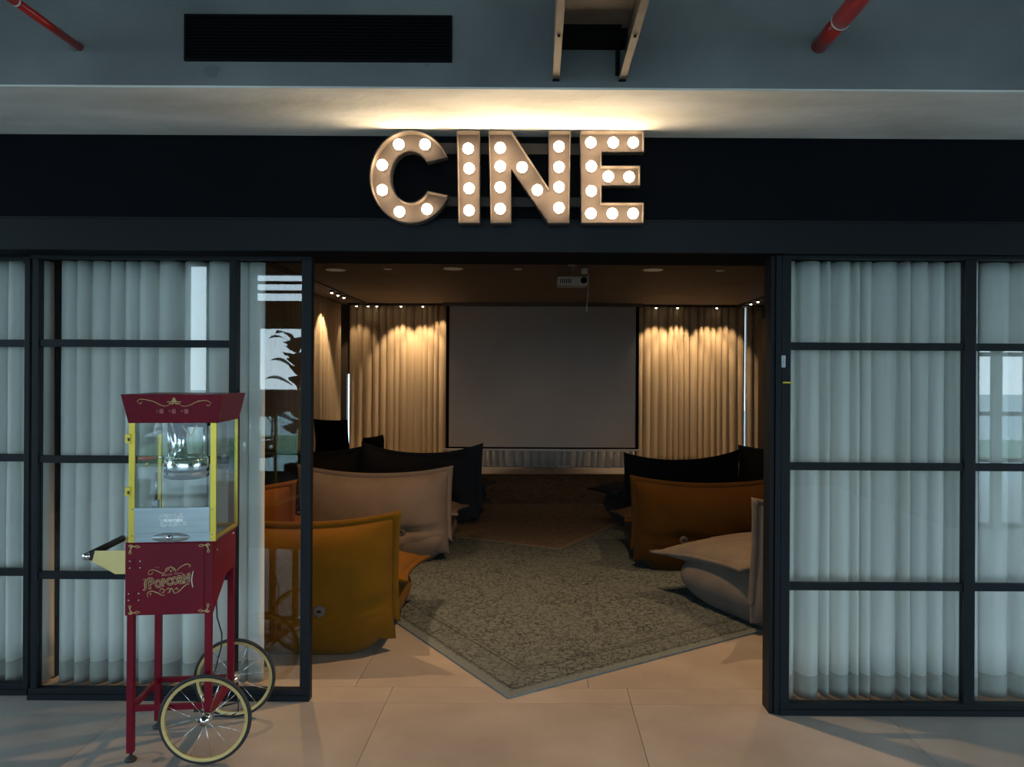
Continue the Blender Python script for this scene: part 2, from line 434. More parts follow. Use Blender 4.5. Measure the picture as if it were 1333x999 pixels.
# beam stains of lighter repair plaster
def blotch(px, py, r, seed):
    random.seed(seed); c = P(px, py, 3.0); pts = []
    for k in range(14):
        a = 2 * pi * k / 14; rr = r * (0.7 + 0.5 * random.random()); pts.append((c.x + rr * cos(a), c.z + 0.7 * rr * sin(a)))
    bm = bmesh.new(); bm_prism(bm, pts, 2.9985, 3.0)
    o = obj('plaster_patch', bm, pmat('patch_plaster', (0.155, 0.16, 0.155), 0.9, scale=14), bpy.data.objects['trim_1'])
for a in ((275, 93, 0.035, 1), (272, 15, 0.022, 2), (100, 60, 0.03, 5), (555, 85, 0.012, 7)): blotch(*a)

# ------------------------------------------------------------------ glazed steel doors of the facade
ZB = [1.75, 1.178, 0.607]
def leaf(name, label, x0, x1, yf, stiles, bars=True, dep=0.045, topz=2.2, boty=0.055):
    t = thing(name, label, None, (0, 0, 0), kind='structure')
    box('bottom_rail', x0, x1, yf, yf + dep, 0.0, boty, M_frame, t, bevel=0.003)
    box('bottom_lip', x0, x1, yf - 0.008, yf, 0.0, 0.028, M_frame, t)
    box('top_rail', x0, x1, yf, yf + dep, 2.165, 2.18, M_frame, t)
    for a, b in stiles: box('stile', a, b, yf, yf + dep, boty, 2.165, M_frame, t, bevel=0.003)
    for (a0, a1), (b0, b1) in zip(stiles[:-1], stiles[1:]):
        if bars:
            for z in ZB: box('muntin', a1, b0, yf + 0.008, yf + dep - 0.008, z - 0.018, z + 0.018, M_frame, t, bevel=0.002)
            zz = [2.165] + ZB + [boty]
            for i in range(4):
                hi = zz[i] - (0.018 if i else 0); lo = zz[i + 1] + (0.018 if i < 3 else 0)
                box('pane', a1, b0, yf + 0.018, yf + 0.024, lo, hi, M_glass, t)
        else:
            box('pane', a1, b0, yf + 0.018, yf + 0.024, boty, 2.165, M_glass, t)
    return t
X = lambda x, D, y=600: P(x, y, D).x
YR, YL, YA = 3.64, 3.765, 3.84
leaf('door_1', 'black steel glazed door right of the opening with white curtains behind', X(1017, YR), 3.75, YR,
     [(X(1017, YR), X(1029, YR)), (X(1256, YR), X(1270.5, YR)), (3.02, 3.07), (3.70, 3.75)])
jr = thing('door_2', 'black steel jamb with latch at the right of the opening', None, kind='structure')
box('stile', X(1003.5, YR), X(1009, YR), YR + 0.012, YR + 0.12, 0, 2.18, M_frame, jr, bevel=0.002)
box('stile', X(1009.5, YR), X(1016.5, YR), YR + 0.0, YR + 0.06, 0, 2.18, M_frame, jr, bevel=0.002)
box('latch_plate', X(1016, YR), X(1021, YR), YR - 0.010, YR, P(0, 473, YR).z, P(0, 457, YR).z, M_steel, jr, bevel=0.002)
box('latch_bolt', X(1018, YR), X(1029, YR), YR - 0.016, YR - 0.002, P(0, 492.5, YR).z - 0.004, P(0, 492.5, YR).z + 0.004, M_gold, jr, bevel=0.001)
lw = X(38, YL)
leaf('door_3', 'black steel glazed door behind the popcorn cart with three cross bars', lw, X(306, YL), YL,
     [(X(41, YL), X(49, YL)), (X(297, YL), X(306, YL))])
leaf('door_4', 'narrow plain glazed panel at the left edge of the opening', X(306, YL), X(404.5, YL), YL,
     [(X(306.2, YL), X(307.5, YL)), (X(391.5, YL), X(404.5, YL))], bars=False)
leaf('door_5', 'glazed door at the far left with white curtains behind', -3.4, X(41, YA), YA - 0.02,
     [(-3.4, -3.34), (X(34, YA), X(41, YA))])

# ------------------------------------------------------------------ curtains
def curtain(name, label, p0, p1, z0, z1, nf, amp, seed, mat, group=None, hem=None, cat='curtain', flare=0.0, nz=14, wid_var=0.35, shp=0.5):
    rnd = random.Random(seed)
    p0 = Vector((p0[0], p0[1], 0)); p1 = Vector((p1[0], p1[1], 0)); d = p1 - p0; L = d.length; d.normalize(); nrm = Vector((d.y, -d.x, 0))
    ws = [1 + wid_var * rnd.uniform(-1, 1) for _ in range(nf)]; tot = sum(ws); amps = [amp * rnd.uniform(0.55, 1.15) for _ in range(nf)]
    cols = []
    s = 0; per = 12
    drift = [rnd.uniform(-1, 1) * 0.25 for _ in range(nf + 1)]
    for i in range(nf):
        for k in range(per):
            t = k / per
            cols.append(((s + ws[i] * t) / tot * L, amps[i] * (2 * (sin(pi * t) ** shp) - 1), drift[i] * (1 - t) + drift[i + 1] * t))
        s += ws[i]
    cols.append((L, -amp, 0))
    def sheet(za, zb, n, off):
        bm = bmesh.new(); g = []
        for j in range(n + 1):
            z = za + (zb - za) * j / n; h = (z1 - z) / (z1 - z0); row = []
            for (sx, a, dr) in cols:
                e = 0.75 + 0.35 * h
                wob = 0.004 * noise.noise(Vector((sx * 7, z * 1.5, seed)))
                q = p0 + d * (sx + dr * 0.1 * h * h * L / nf + flare * h * h * (sx / L - 0.5)) + nrm * (a * e + wob + off)
                zz = z + (0.006 * noise.noise(Vector((sx * 9, 3.3, seed))) if j == 0 and za == z0 else 0)
                row.append(bm.verts.new((q.x, q.y, zz)))
            g.append(row)
        for j in range(n):
            for i in range(len(cols) - 1): bm.faces.new((g[j][i], g[j][i + 1], g[j + 1][i + 1], g[j + 1][i]))
        return bm
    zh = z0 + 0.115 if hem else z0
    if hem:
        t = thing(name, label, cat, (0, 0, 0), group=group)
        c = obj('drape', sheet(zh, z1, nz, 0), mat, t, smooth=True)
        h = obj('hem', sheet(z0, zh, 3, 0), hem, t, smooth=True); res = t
        objs = (c, h)
    else:
        res = tag(obj(name, sheet(z0, z1, nz, 0), mat, smooth=True), label, cat, group); objs = (res,)
    for o in objs:
        m = o.modifiers.new('thick', 'SOLIDIFY'); m.thickness = 0.003; m.offset = 0
    return res
GW = 'white curtains behind the glass front'
YC = 3.96
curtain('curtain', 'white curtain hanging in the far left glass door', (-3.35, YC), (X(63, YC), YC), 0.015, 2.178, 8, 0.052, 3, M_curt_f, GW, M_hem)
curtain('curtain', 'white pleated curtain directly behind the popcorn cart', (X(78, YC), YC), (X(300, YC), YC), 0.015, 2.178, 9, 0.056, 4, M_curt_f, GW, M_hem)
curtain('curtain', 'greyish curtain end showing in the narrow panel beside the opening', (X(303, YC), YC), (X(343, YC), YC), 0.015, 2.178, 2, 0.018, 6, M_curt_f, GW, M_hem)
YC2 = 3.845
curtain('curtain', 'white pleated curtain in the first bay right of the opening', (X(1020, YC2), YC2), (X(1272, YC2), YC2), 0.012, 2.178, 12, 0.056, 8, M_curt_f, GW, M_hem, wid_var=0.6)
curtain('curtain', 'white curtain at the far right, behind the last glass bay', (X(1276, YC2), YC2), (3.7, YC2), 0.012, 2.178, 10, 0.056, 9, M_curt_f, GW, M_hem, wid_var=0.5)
GB = 'tan curtains round the cinema room'
curtain('curtain', 'tan spotlit curtain left of the projection screen', (-3.315, 13.5), (-1.45, 13.5), 0.02, 2.83, 15, 0.045, 11, M_curt_w, GB, cat='curtain')
curtain('curtain', 'grey curtain showing under the projection screen', (-1.44, 13.52), (1.72, 13.52), 0.02, 2.83, 24, 0.04, 12, M_curt_g, GB)
curtain('curtain', 'tan spotlit curtain right of the projection screen', (1.74, 13.5), (3.645, 13.5), 0.02, 2.83, 16, 0.045, 13, M_curt_w, GB)
curtain('curtain', 'narrow tan curtain strip right of the bright window slit', (3.68, 13.5), (3.98, 13.5), 0.02, 2.83, 2, 0.04, 14, M_curt_w, GB)
curtain('curtain', 'brown pleated curtain along the left wall of the room', (-3.42, 5.2), (-3.42, 13.3), 0.02, 2.83, 90, 0.03, 15, M_curt_w, GB)

struct('trim_4', X(58, 4.10), X(82, 4.10), 4.03, 4.15, 0, 2.85, mat=M_header)['label'] = 'dark strip added to keep the gap between the left curtains dark'  # made-up post, put in to darken the view through the gap

# ------------------------------------------------------------------ things on the concrete beam
g0, g1 = P(241, 80, 3.0), P(589, 23, 3.0)
vent = thing('ventilation_grille', 'long black slatted ventilation grille in the grey beam', 'grille', (g0.x, 3.0, g0.z))
W_, H_ = g1.x - g0.x, g1.z - g0.z + 0.004
box('backing', 0.008, W_ - 0.008, -0.002, -0.0005, 0.006, H_ - 0.006, M_black, vent)
fr = bmesh.new(); bm_box(fr, 0, W_, -0.012, 0, 0, 0.008); bm_box(fr, 0, W_, -0.012, 0, H_ - 0.008, H_); bm_box(fr, 0, 0.009, -0.012, 0, 0.008, H_ - 0.008); bm_box(fr, W_ - 0.009, W_, -0.012, 0, 0.008, H_ - 0.008)
obj('frame', fr, M_black, vent)
for k in range(13):
    z = 0.013 + (H_ - 0.026) * k / 12
    box('slat', 0.009, W_ - 0.009, -0.0105, -0.0025, z - 0.0028, z + 0.0028, pmat('slat_black', (0.003, 0.003, 0.004), 0.7, spec=0.05), vent)

def pipe(label, px, py, r, ry):
    e = P(px, py, 3.0); t = thing('sprinkler_pipe', label, 'pipe', (e.x, 3.0, e.z))
    tube('tube', [(0, -0.001, 0), (0, -ry, 0)], r * 0.9, M_red2, t, n=18)
    tube('wide_tube', [(0, -ry, 0), (0, -2.6, 0)], r, M_red2, t, n=18)
    tube('white_ring', [(0, -ry + 0.004, 0), (0, -ry - 0.004, 0)], r * 1.04, M_white, t, n=18)
pipe('thin red pipe entering the beam left of the black grille', 104, 62, 0.0165, 0.37)
pipe('thick red pipe entering the beam at the right end', 1066, 60, 0.034, 0.215)

tr = thing('cable_tray', 'tan metal cable tray with two side rails above the sign', 'cable tray', (0, 0, 0))
def rail(xc):
    bm = bmesh.new(); z0 = 2.757
    bm_box(bm, xc - 0.013, xc + 0.013, 1.2, 2.995, z0, z0 + 0.004)
    bm_box(bm, xc + 0.009, xc + 0.013, 1.2, 2.995, z0 + 0.004, z0 + 0.16) if xc > 0.2 else bm_box(bm, xc - 0.013, xc - 0.009, 1.2, 2.995, z0 + 0.004, z0 + 0.16)
    bm_box(bm, xc - 0.013, xc + 0.013, 1.2, 2.995, z0 + 0.16, z0 + 0.164)
    bm_box(bm, xc - 0.013, xc - 0.011, 1.2, 2.995, z0 - 0.003, z0); bm_box(bm, xc + 0.011, xc + 0.013, 1.2, 2.995, z0 - 0.003, z0)
    obj('side_rail', bm, M_tray, tr)
    box('end_cap', xc - 0.014, xc + 0.014, 2.985, 2.9995, z0 - 0.005, z0 + 0.004, M_black, tr)
rail(0.065); rail(0.323)
box('tray_plate', 0.080, 0.331, 1.2, 2.872, 2.918, 2.923, M_tray, tr)
box('dark_recess_block', 0.080, 0.331, 2.90, 2.9995, 2.876, 3.03, M_black, tr)  # black block standing in for the dark hole where the tray enters
box('dark_flank', 0.296, 0.309, 2.95, 2.9995, 2.775, 2.876, M_black, tr)
for zc, xc, yy in ((2.752, 0.065, 2.6), (2.752, 0.323, 2.6)): lathe('bolt', [(0.0, -0.003), (0.005, -0.002), (0.005, 0.004)], M_black, tr, loc=(xc, yy, zc), n=10)

# ------------------------------------------------------------------ CINE letters with bulbs
YS = 3.49
def zp(zx, zy):           # zoomed crop pixel -> x,z on the sign plane
    p = P(zx / 3.3325 + 460, zy / 3.3325 + 150, YS); return (p.x, p.z)
def arc(cx, cy, a, b, t0, t1, n):
    return [(cx + a * cos(t0 + (t1 - t0) * i / n), cy + b * sin(t0 + (t1 - t0) * i / n)) for i in range(n + 1)]
d2 = radians
C_out = arc(248, 267, 176, 200, d2(-26), d2(-336), 44); C_in = arc(248, 268, 88, 113, d2(-327), d2(-36), 36)
# image y points down: angles negative = up on the picture
LET = {
 'C': (C_out + C_in, [(197, 127), (311, 127), (125, 216), (125, 325), (200, 419), (320, 408)]),
 'I': ([(450, 68), (547, 68), (547, 467), (456, 467)], [(498, 145), (502, 231), (502, 318), (502, 413)]),
 'N': ([(588, 68), (685, 68), (848, 318), (848, 68), (942, 68), (936, 467), (848, 467), (684, 232), (684, 467), (596, 467)],
       [(637, 142), (637, 222), (637, 313), (637, 406), (732, 226), (798, 325), (892, 136), (892, 225), (892, 312), (892, 402)]),
 'E': ([(985, 68), (1260, 68), (1260, 158), (1076, 158), (1076, 220), (1243, 220), (1243, 304), (1076, 304), (1076, 380), (1260, 380), (1258, 467), (990, 467)],
       [(1030, 119), (1127, 119), (1214, 119), (1032, 222), (1106, 266), (1196, 268), (1032, 329), (1030, 427), (1123, 427), (1213, 427)]),
}
DEP = 0.055
bulb_bm = bmesh.new(); bmesh.ops.create_uvsphere(bulb_bm, u_segments=16, v_segments=10, radius=0.0245)
bulb_me = bpy.data.meshes.new('bulb'); bulb_bm.to_mesh(bulb_bm and bulb_me); bulb_bm.free(); bulb_me.materials.append(M_bulb)
for p in bulb_me.polygons: p.use_smooth = True
sock_bm = bmesh.new(); bm_lathe(sock_bm, [(0.016, 0), (0.016, 0.022)], 'Y', 14)
bmesh.ops.recalc_face_normals(sock_bm, faces=sock_bm.faces)
sock_me = bpy.data.meshes.new('socket'); sock_bm.to_mesh(sock_me); sock_bm.free(); sock_me.materials.append(M_letrim)
for ch, (poly, bulbs) in LET.items():
    pts = [zp(*q) for q in poly]
    cx = sum(p[0] for p in pts) / len(pts); z0 = min(p[1] for p in pts)
    t = thing('marquee_letter', f'bronze marquee letter {ch} lit by round bulbs on the black header', 'letter', (cx, YS + DEP, z0), group='lit marquee letters')
    loc_pts = [(p[0] - cx, p[1] - z0) for p in pts]
    bm = bmesh.new(); va_ = [bm.verts.new((q[0], -0.004, q[1])) for q in loc_pts]
    for tri in tessellate_polygon([[Vector((q[0], q[1], 0)) for q in loc_pts]]): bm.faces.new([va_[i] for i in tri])
    obj('back_plate', bm, M_letter, t)
    # rim wall
    bm = bmesh.new(); n = len(loc_pts)
    a = [bm.verts.new((q[0], -0.0, q[1])) for q in loc_pts]; b = [bm.verts.new((q[0], -DEP, q[1])) for q in loc_pts]
    for i in range(n): bm.faces.new((a[i], b[i], b[(i + 1) % n], a[(i + 1) % n]))
    r = obj('rim', bm, M_letrim, t); m = r.modifiers.new('thick', 'SOLIDIFY'); m.thickness = 0.005; m.offset = 0
    for q in bulbs:
        bx, bz = zp(*q)
        # the bulb sits a little deeper than the rim: correct for parallax
        k = (YS + 0.008) / YS; bx *= k; bz = EYE + (bz - EYE) * k
        o = bpy.data.objects.new('bulb', bulb_me); C.objects.link(o); o.parent = t; o.location = (bx - cx, -DEP + 0.008, bz - z0)
        s = bpy.data.objects.new('socket', sock_me); C.objects.link(s); s.parent = o; s.location = (0, 0.024, 0)
for (ya, yb, nm) in ((188, 201, 'upper'), (258, 269, 'lower')):
    a = P(560, yb, 3.575); b = P(775, ya, 3.575)
    o = box('sign_rail', a.x, b.x, 3.5655, 3.584, a.z, b.z, M_rail)
    tag(o, f'{nm} grey mounting rail behind the marquee letters', 'rail', 'rails behind the sign')

# ------------------------------------------------------------------ rugs
def rug(label, cx, cy, ang, sx, sy, z, mat, group='flat woven rugs in the cinema room'):
    bm = bmesh.new(); n = 12
    bm_box(bm, -sx / 2, sx / 2, -sy / 2, sy / 2, 0.0, 0.009)
    o = obj('rug', bm, mat, bevel=0.002, loc=(cx, cy, z), rot=(0, 0, ang)); tag(o, label, 'rug', group)
    return o
def rug_from_corner(label, corner, ang, sx, sy, z, mat):
    c = Vector(corner) + Vector((cos(ang), sin(ang))) * sx / 2 + Vector((-sin(ang), cos(ang))) * sy / 2
    return rug(label, c.x, c.y, ang, sx, sy, z, mat)
cn = P(661, 911, 3.80)
rug_from_corner('large grey-green patterned rug with its corner toward the entrance', (cn.x, cn.y), radians(33.5), 3.4, 4.8, 0.001,
                rug_mat('rug_grey_green', (0.112, 0.136, 0.140), (0.016, 0.019, 0.021), (0.150, 0.185, 0.195), 1.7, 2.4, 12.0))
rug_from_corner('plain brownish rug lying on the far end of the patterned rug', (0.225, 7.02), radians(62), 2.4, 3.2, 0.0105,
                rug_mat('rug_brown', (0.13, 0.105, 0.08), (0.09, 0.07, 0.055), (0.16, 0.13, 0.10), 1.2, 1.6, 4.0))
rug('dark striped rug in front of the projection screen', 0.4, 10.9, 0.04, 4.4, 2.9, 0.020,
    rug_mat('rug_dark', (0.06, 0.05, 0.042), (0.02, 0.018, 0.016), (0.10, 0.085, 0.07), 2.2, 1.45, 2.5))

# ------------------------------------------------------------------ floor sofas (backs to the entrance, seats toward the screen)
def pillow_surface(nu, nv, shape, offs, thick, power=3.0):
    """closed cushion; shape(u,v)->(a,b) outline plane coords, thick half thickness, returns verts front/back as functions"""
    def f(u, v): return max(0.0, (1 - abs(u) ** power)) ** 0.5 * max(0.0, (1 - abs(v) ** power)) ** 0.5
    return f


def cushion(name, w, h, t, mat, parent, M, seed, dip=0.10, side=0.05, bdip=0.0, creases=(), buttons=(), flange=0.03, fl_v0=-1.0, power=3.4, face_asym=1.0, lumps=0.012):
    """cushion in local (a: width, b: height, c: thickness) -> world by matrix M; flange = stitched fin round the edge"""
    nu, nv = 44, 30
    def outline(u, v, e=0.0):
        a = (w / 2 + e) * u * (1 - side * (1 - v * v))
        top = h / 2 * (1 - dip * (1 - abs(u) ** 2.2)); bot = -h / 2 * (1 - bdip * (1 - u * u))
        b = (top + e) * (v + 1) / 2 + (bot - e) * (1 - v) / 2
        return a, b
    def half(u, v, s):
        q = (max(0.0, 1 - abs(u) ** power)) ** 0.5 * (max(0.0, 1 - abs(v) ** power)) ** 0.5
        c = t * q
        a, b = outline(u, v)
        if s < 0:
            for bv, dp in creases: c -= dp * exp(-((v - bv + 0.05 * sin(3 * u + seed)) / 0.045) ** 2) * q
            for bu, bv, dp, rr in buttons: c -= dp * exp(-(((u - bu) * w / 2) ** 2 + ((v - bv) * h / 2) ** 2) / (rr * rr)) * q
        nz = noise.noise(Vector((a * 3.1 + seed * 7, b * 3.1, s * 2.0))) + 0.5 * noise.noise(Vector((a * 8 + seed, b * 8, s)))
        c += lumps * nz * q
        return Vector((a, b, s * c * (face_asym if s > 0 else 1.0)))
    bm = bmesh.new(); us = [-1 + 2 * i / nu for i in range(nu + 1)]; vs = [-1 + 2 * j / nv for j in range(nv + 1)]
    us = [sin(u * pi / 2) for u in us]; vs = [sin(v * pi / 2) for v in vs]
    gr = {}
    for s in (-1, 1):
        for i, u in enumerate(us):
            for j, v in enumerate(vs):
                e = i in (0, nu) or j in (0, nv)
                key = (0 if e else s, i, j)
                if key not in gr:
                    p = half(u, v, s)
                    if e: p.z = 0
                    gr[key] = bm.verts.new(M @ p)
    def gv(s, i, j): return gr[(0 if (i in (0, nu) or j in (0, nv)) else s, i, j)]
    for s in (-1, 1):
        for i in range(nu):
            for j in range(nv):
                q = [gv(s, i, j), gv(s, i + 1, j), gv(s, i + 1, j + 1), gv(s, i, j + 1)]
                bm.faces.new(q if s > 0 else q[::-1])
    o = obj(name, bm, mat, parent, smooth=True)
    if flange:
        bm = bmesh.new()
        path = []
        K = 26
        def edge_pts(e):
            pts = []
            vlo = fl_v0
            for k in range(K + 1): v = vlo + (1 - vlo) * k / K; pts.append(outline(-1, v, e))
            for k in range(1, 2 * K): u = -1 + k / K; pts.append(outline(u, 1, e))
            for k in range(K, -1, -1): v = vlo + (1 - vlo) * k / K; pts.append(outline(1, v, e))
            if fl_v0 <= -1:
                for k in range(2 * K - 1, 0, -1): u = -1 + k / K; pts.append(outline(u, -1, e))
            return pts
        inner, outer = edge_pts(-0.02), edge_pts(flange)
        closed = fl_v0 <= -1
        rings = []
        for k, (pi_, po) in enumerate(zip(inner, outer)):
            wv = 0.006 * noise.noise(Vector((po[0] * 6, po[1] * 6, seed)))
            rings.append([bm.verts.new(M @ Vector((pi_[0], pi_[1], -0.016 + wv))), bm.verts.new(M @ Vector((po[0], po[1], -0.010 + wv))),
                          bm.verts.new(M @ Vector((po[0], po[1], 0.010 + wv))), bm.verts.new(M @ Vector((pi_[0], pi_[1], 0.016 + wv)))])
        m = len(rings)
        for k in range(m if closed else m - 1):
            A, B = rings[k], rings[(k + 1) % m]
            for i in range(4): bm.faces.new((A[i], A[(i + 1) % 4], B[(i + 1) % 4], B[i]))
        if not closed: bm.faces.new(rings[0][::-1]); bm.faces.new(rings[-1])
        obj('flange', bm, mat, o, smooth=True)
    return o, (outline, half)


def sofa(label, x, y, yaw, mat, w=1.26, h=0.78, seed=1, buttons=True, sd=0.88, flare=1.0, dip=0.20, bo=0.0):
    t = thing('floor_sofa', label, 'sofa', (x, y, 0), yaw, 'quilted floor sofas in the cinema room')
    # base: bulging rounded body
    bm = bmesh.new(); nu, nz = 56, 16
    rings = []
    y0, y1 = -0.15, sd - 0.05
    for j in range(nz + 1):
        tt = j / nz; z = 0.36 * tt
        ins = 0.15 * (1 - min(1, tt / 0.6)) ** 2.0 + 0.10 * max(0, (tt - 0.55) / 0.45) ** 2
        ring = []
        for k in range(nu):
            a = 2 * pi * k / nu; e = 0.32
            ca, sa = cos(a), sin(a)
            X_ = (w / 2 - 0.01 - ins) * (abs(ca) ** e) * (1 if ca >= 0 else -1)
            Y_ = (y0 + y1) / 2 + ((y1 - y0) / 2 - ins * (0.55 if sa < 0 else 1.1)) * (abs(sa) ** e) * (1 if sa >= 0 else -1)
            nn = 0.012 * noise.noise(Vector((X_ * 3 + seed, Y_ * 3, z * 4)))
            ring.append(bm.verts.new((X_ * (1 + nn), Y_ + nn, z)))
        rings.append(ring)
    for j in range(nz):
        for k in range(nu): bm.faces.new((rings[j][k], rings[j][(k + 1) % nu], rings[j + 1][(k + 1) % nu], rings[j + 1][k]))
    bm.faces.new(rings[0][::-1]); bm.faces.new(rings[-1])
    obj('base', bm, mat, t, smooth=True)
    # backrest: local a->x, b->z, thickness c -> +y (front); rear face is s=-1
    zc = 0.07 + (h - 0.07) / 2; hh = h - 0.07; vb = (0.31 - zc) / (hh / 2)
    lean = radians(4)
    Mb = Matrix.Translation((0, -0.02, zc)) @ Matrix.Rotation(lean, 4, 'X') @ Matrix(((1, 0, 0, 0), (0, 0, 1, 0), (0, 1, 0, 0), (0, 0, 0, 1)))
    bl = [(bo - 0.40, vb, 0.035, 0.08), (bo + 0.40, vb, 0.035, 0.08)]
    bk, (ol, hf) = cushion('backrest', w, hh, 0.185, mat, t, Mb, seed, dip=dip, side=0.03, creases=[(vb, 0.04)], buttons=bl, flange=0.035, fl_v0=-0.66, power=3.0)
    if buttons:
        for bu, bv, dp, rr in bl:
            p = hf(bu, bv, -1); q = Mb @ Vector((p.x, p.y, p.z - (0.03 if mat == F_bei else 0.014)))
            b_ = lathe('button', [(0.0, -0.010), (0.022, -0.013), (0.034, -0.010), (0.036, 0.0), (0.03, 0.006)], M_button if mat != F_bei else pmat('beige_button', (0.10, 0.078, 0.062), 0.8), bk, axis='Y', loc=tuple(q))
            box('button_slot', -0.011, 0.011, -0.0145, -0.011, -0.006, 0.006, M_black, b_)
    # seat cushion: a->x, b->y, c->z
    Ms = Matrix.Translation((0, sd / 2 + 0.06, 0.36)) @ Matrix.Rotation(radians(-5), 4, 'X')
    cushion('seat', w * 1.06, sd, 0.12, mat, t, Ms, seed + 3, dip=0.10, side=0.07 * flare, flange=0.03, power=2.6, face_asym=1.0)
    return t

sofa('mustard yellow floor sofa with round button, nearest the left glass panel', -1.395, 4.46, 0.0, F_yel, 1.16, 0.79, 1, bo=-0.08)
sofa('beige two-button floor sofa behind the mustard one', -1.385, 6.62, radians(-1), F_bei, 1.27, 0.80, 2)
sofa('charcoal grey floor sofa behind the beige one', -1.235, 8.3, radians(-3), F_cha, 1.25, 0.85, 3, sd=0.95, dip=0.30)
sofa('brown floor sofa beside the charcoal one, by the left curtain', -2.62, 8.8, radians(2), F_bro, 1.22, 0.76, 4)
sofa('orange floor sofa seen through glass between mustard and brown ones', -2.45, 5.78, radians(3), fabric('bright_orange_felt', (0.18, 0.06, 0.004)), 1.22, 0.78, 5, sd=0.8)
sofa('dark orange floor sofa standing in front of the black one', 1.43, 6.38, radians(2), F_org, 1.27, 0.76, 6)
sofa('black floor sofa with pointed back corners', 1.50, 8.02, radians(16), F_bla, 1.25, 0.80, 7, flare=1.6, dip=0.26)
sofa('grey brown floor sofa behind the black one near the window slit', 3.02, 9.2, radians(8), F_bro, 1.25, 0.77, 8)
sofa('light grey floor sofa half hidden by the right door jamb', 1.90, 5.04, radians(26), F_gry, 1.27, 0.83, 9, flare=1.5, sd=0.92)

# black lounge chair by the left curtain
ch = thing('lounge_chair', 'black lounge chair with reclined back by the left curtain', 'armchair', (-2.75, 10.7, 0), radians(-14))
Mk = Matrix.Translation((-0.12, 0, 0.68)) @ Matrix.Rotation(radians(10), 4, 'X') @ Matrix(((1, 0, 0, 0), (0, 0, 1, 0), (0, 1, 0, 0), (0, 0, 0, 1)))
cushion('backrest', 0.52, 0.62, 0.09, M_black, ch, Mk, 21, dip=0.05, flange=0, power=4)
Mk = Matrix.Translation((0.0, 0.35, 0.42)); cushion('seat', 0.62, 0.66, 0.10, M_black, ch, Mk, 22, dip=0.02, flange=0, power=4)
for sx in (-1, 1):
    Mk = Matrix.Translation((0.36 * sx, 0.3, 0.58)) @ Matrix(((0, 0, 1, 0), (1, 0, 0, 0), (0, 1, 0, 0), (0, 0, 0, 1)))
    cushion('armrest', 0.62, 0.32, 0.075, M_black, ch, Mk, 23, dip=0.08, flange=0, power=3)
for lx, ly in ((-.3, .05), (.3, .05), (-.3, .6), (.3, .6)): tube('leg', [(lx, ly, 0), (lx * 0.9, ly, 0.38)], [0.012, 0.018], M_dwood, ch)

# dark shelf by the right wall
sh = thing('shelf_unit', 'dark wooden shelf unit in the far right corner of the room', 'shelf', (3.76, 12.75, 0))
box('side_panel', 0, 0.03, 0, 0.35, 0, 2.6, M_dwood, sh); box('side_panel', 0.47, 0.5, 0, 0.35, 0, 2.6, M_dwood, sh)
for z in (0.02, 0.52, 1.02, 1.52, 2.02, 2.54): box('shelf', 0.03, 0.47, 0.0, 0.35, z, z + 0.03, M_dwood, sh)
box('back_panel', 0.03, 0.47, 0.33, 0.35, 0.05, 2.54, M_dwood, sh)
for z in (0.1, 0.6, 1.1, 1.6, 2.1): tube('scroll_bar', [(0.03, -0.01, z + 0.3), (0.12, -0.01, z + 0.36), (0.25, -0.01, z + 0.3), (0.38, -0.01, z + 0.36), (0.47, -0.01, z + 0.3)], 0.008, M_dwood, sh, n=6)

# ------------------------------------------------------------------ projection screen
sc = thing('projection_screen', 'pull-down projection screen with black borders on the back curtain', 'screen', (0, 13.15, 0))
a = P(580, 584, 13.15); b = P(832, 400, 13.15); bx_ = 0.055
box('surface', a.x + bx_, b.x - bx_, -0.004, 0.0, a.z + 0.03, b.z, M_screen, sc)
box('border', a.x, a.x + bx_, -0.004, 0.0, a.z, b.z, M_black, sc); box('border', b.x - bx_, b.x, -0.004, 0.0, a.z, b.z, M_black, sc)
box('border', a.x + bx_, b.x - bx_, -0.004, 0.0, a.z, a.z + 0.03, M_black, sc)
box('bottom_bar', a.x - 0.05, b.x + 0.05, -0.02, 0.015, a.z - 0.035, a.z, M_white, sc, bevel=0.004)
box('case', a.x - 0.06, b.x + 0.06, -0.05, 0.06, b.z, 2.85, pmat('case_brown', (0.15, 0.12, 0.1), 0.6), sc, bevel=0.004)

# ------------------------------------------------------------------ room ceiling fittings
def ceil_at(px, py): 
    dx, dy = px - 700.0, py - 490.0; v = -dx * sin(ROLL) + dy * cos(ROLL); D = -(2.85 - EYE) * 1000 / v
    return P(px, py, D)
for px, py, r, lab in ((437, 351.5, 0.115, 'large round ceiling speaker nearest the left door panel'), (590, 350, 0.115, 'large round ceiling speaker left of the projector'),
                       (850, 351.5, 0.115, 'large round ceiling speaker right of the projector')):
    p = ceil_at(px, py); t = thing('ceiling_speaker', lab, 'speaker', (p.x, p.y, 2.85), group='round fittings in the room ceiling')
    lathe('rim', [(r, 0), (r, -0.006), (r * 0.86, -0.008), (r * 0.86, 0)], M_fitglow, t)
    lathe('mesh_face', [(r * 0.85, -0.001), (r * 0.6, -0.004), (0.0, -0.005)], M_fitglow, t)
for px, py, lab in ((505, 350.5, 'small round downlight between the left ceiling speakers'), (674, 350.5, 'small round downlight just left of the projector mount'),
                    (937, 352.5, 'small round downlight at the right of the room ceiling')):
    p = ceil_at(px, py); t = thing('downlight', lab, 'light', (p.x, p.y, 2.85), group='small ceiling downlights')
    lathe('rim', [(0.05, 0), (0.05, -0.005), (0.036, -0.006), (0.036, 0)], M_fitglow, t)
    lathe('lens', [(0.035, -0.001), (0.0, -0.002)], M_white, t)
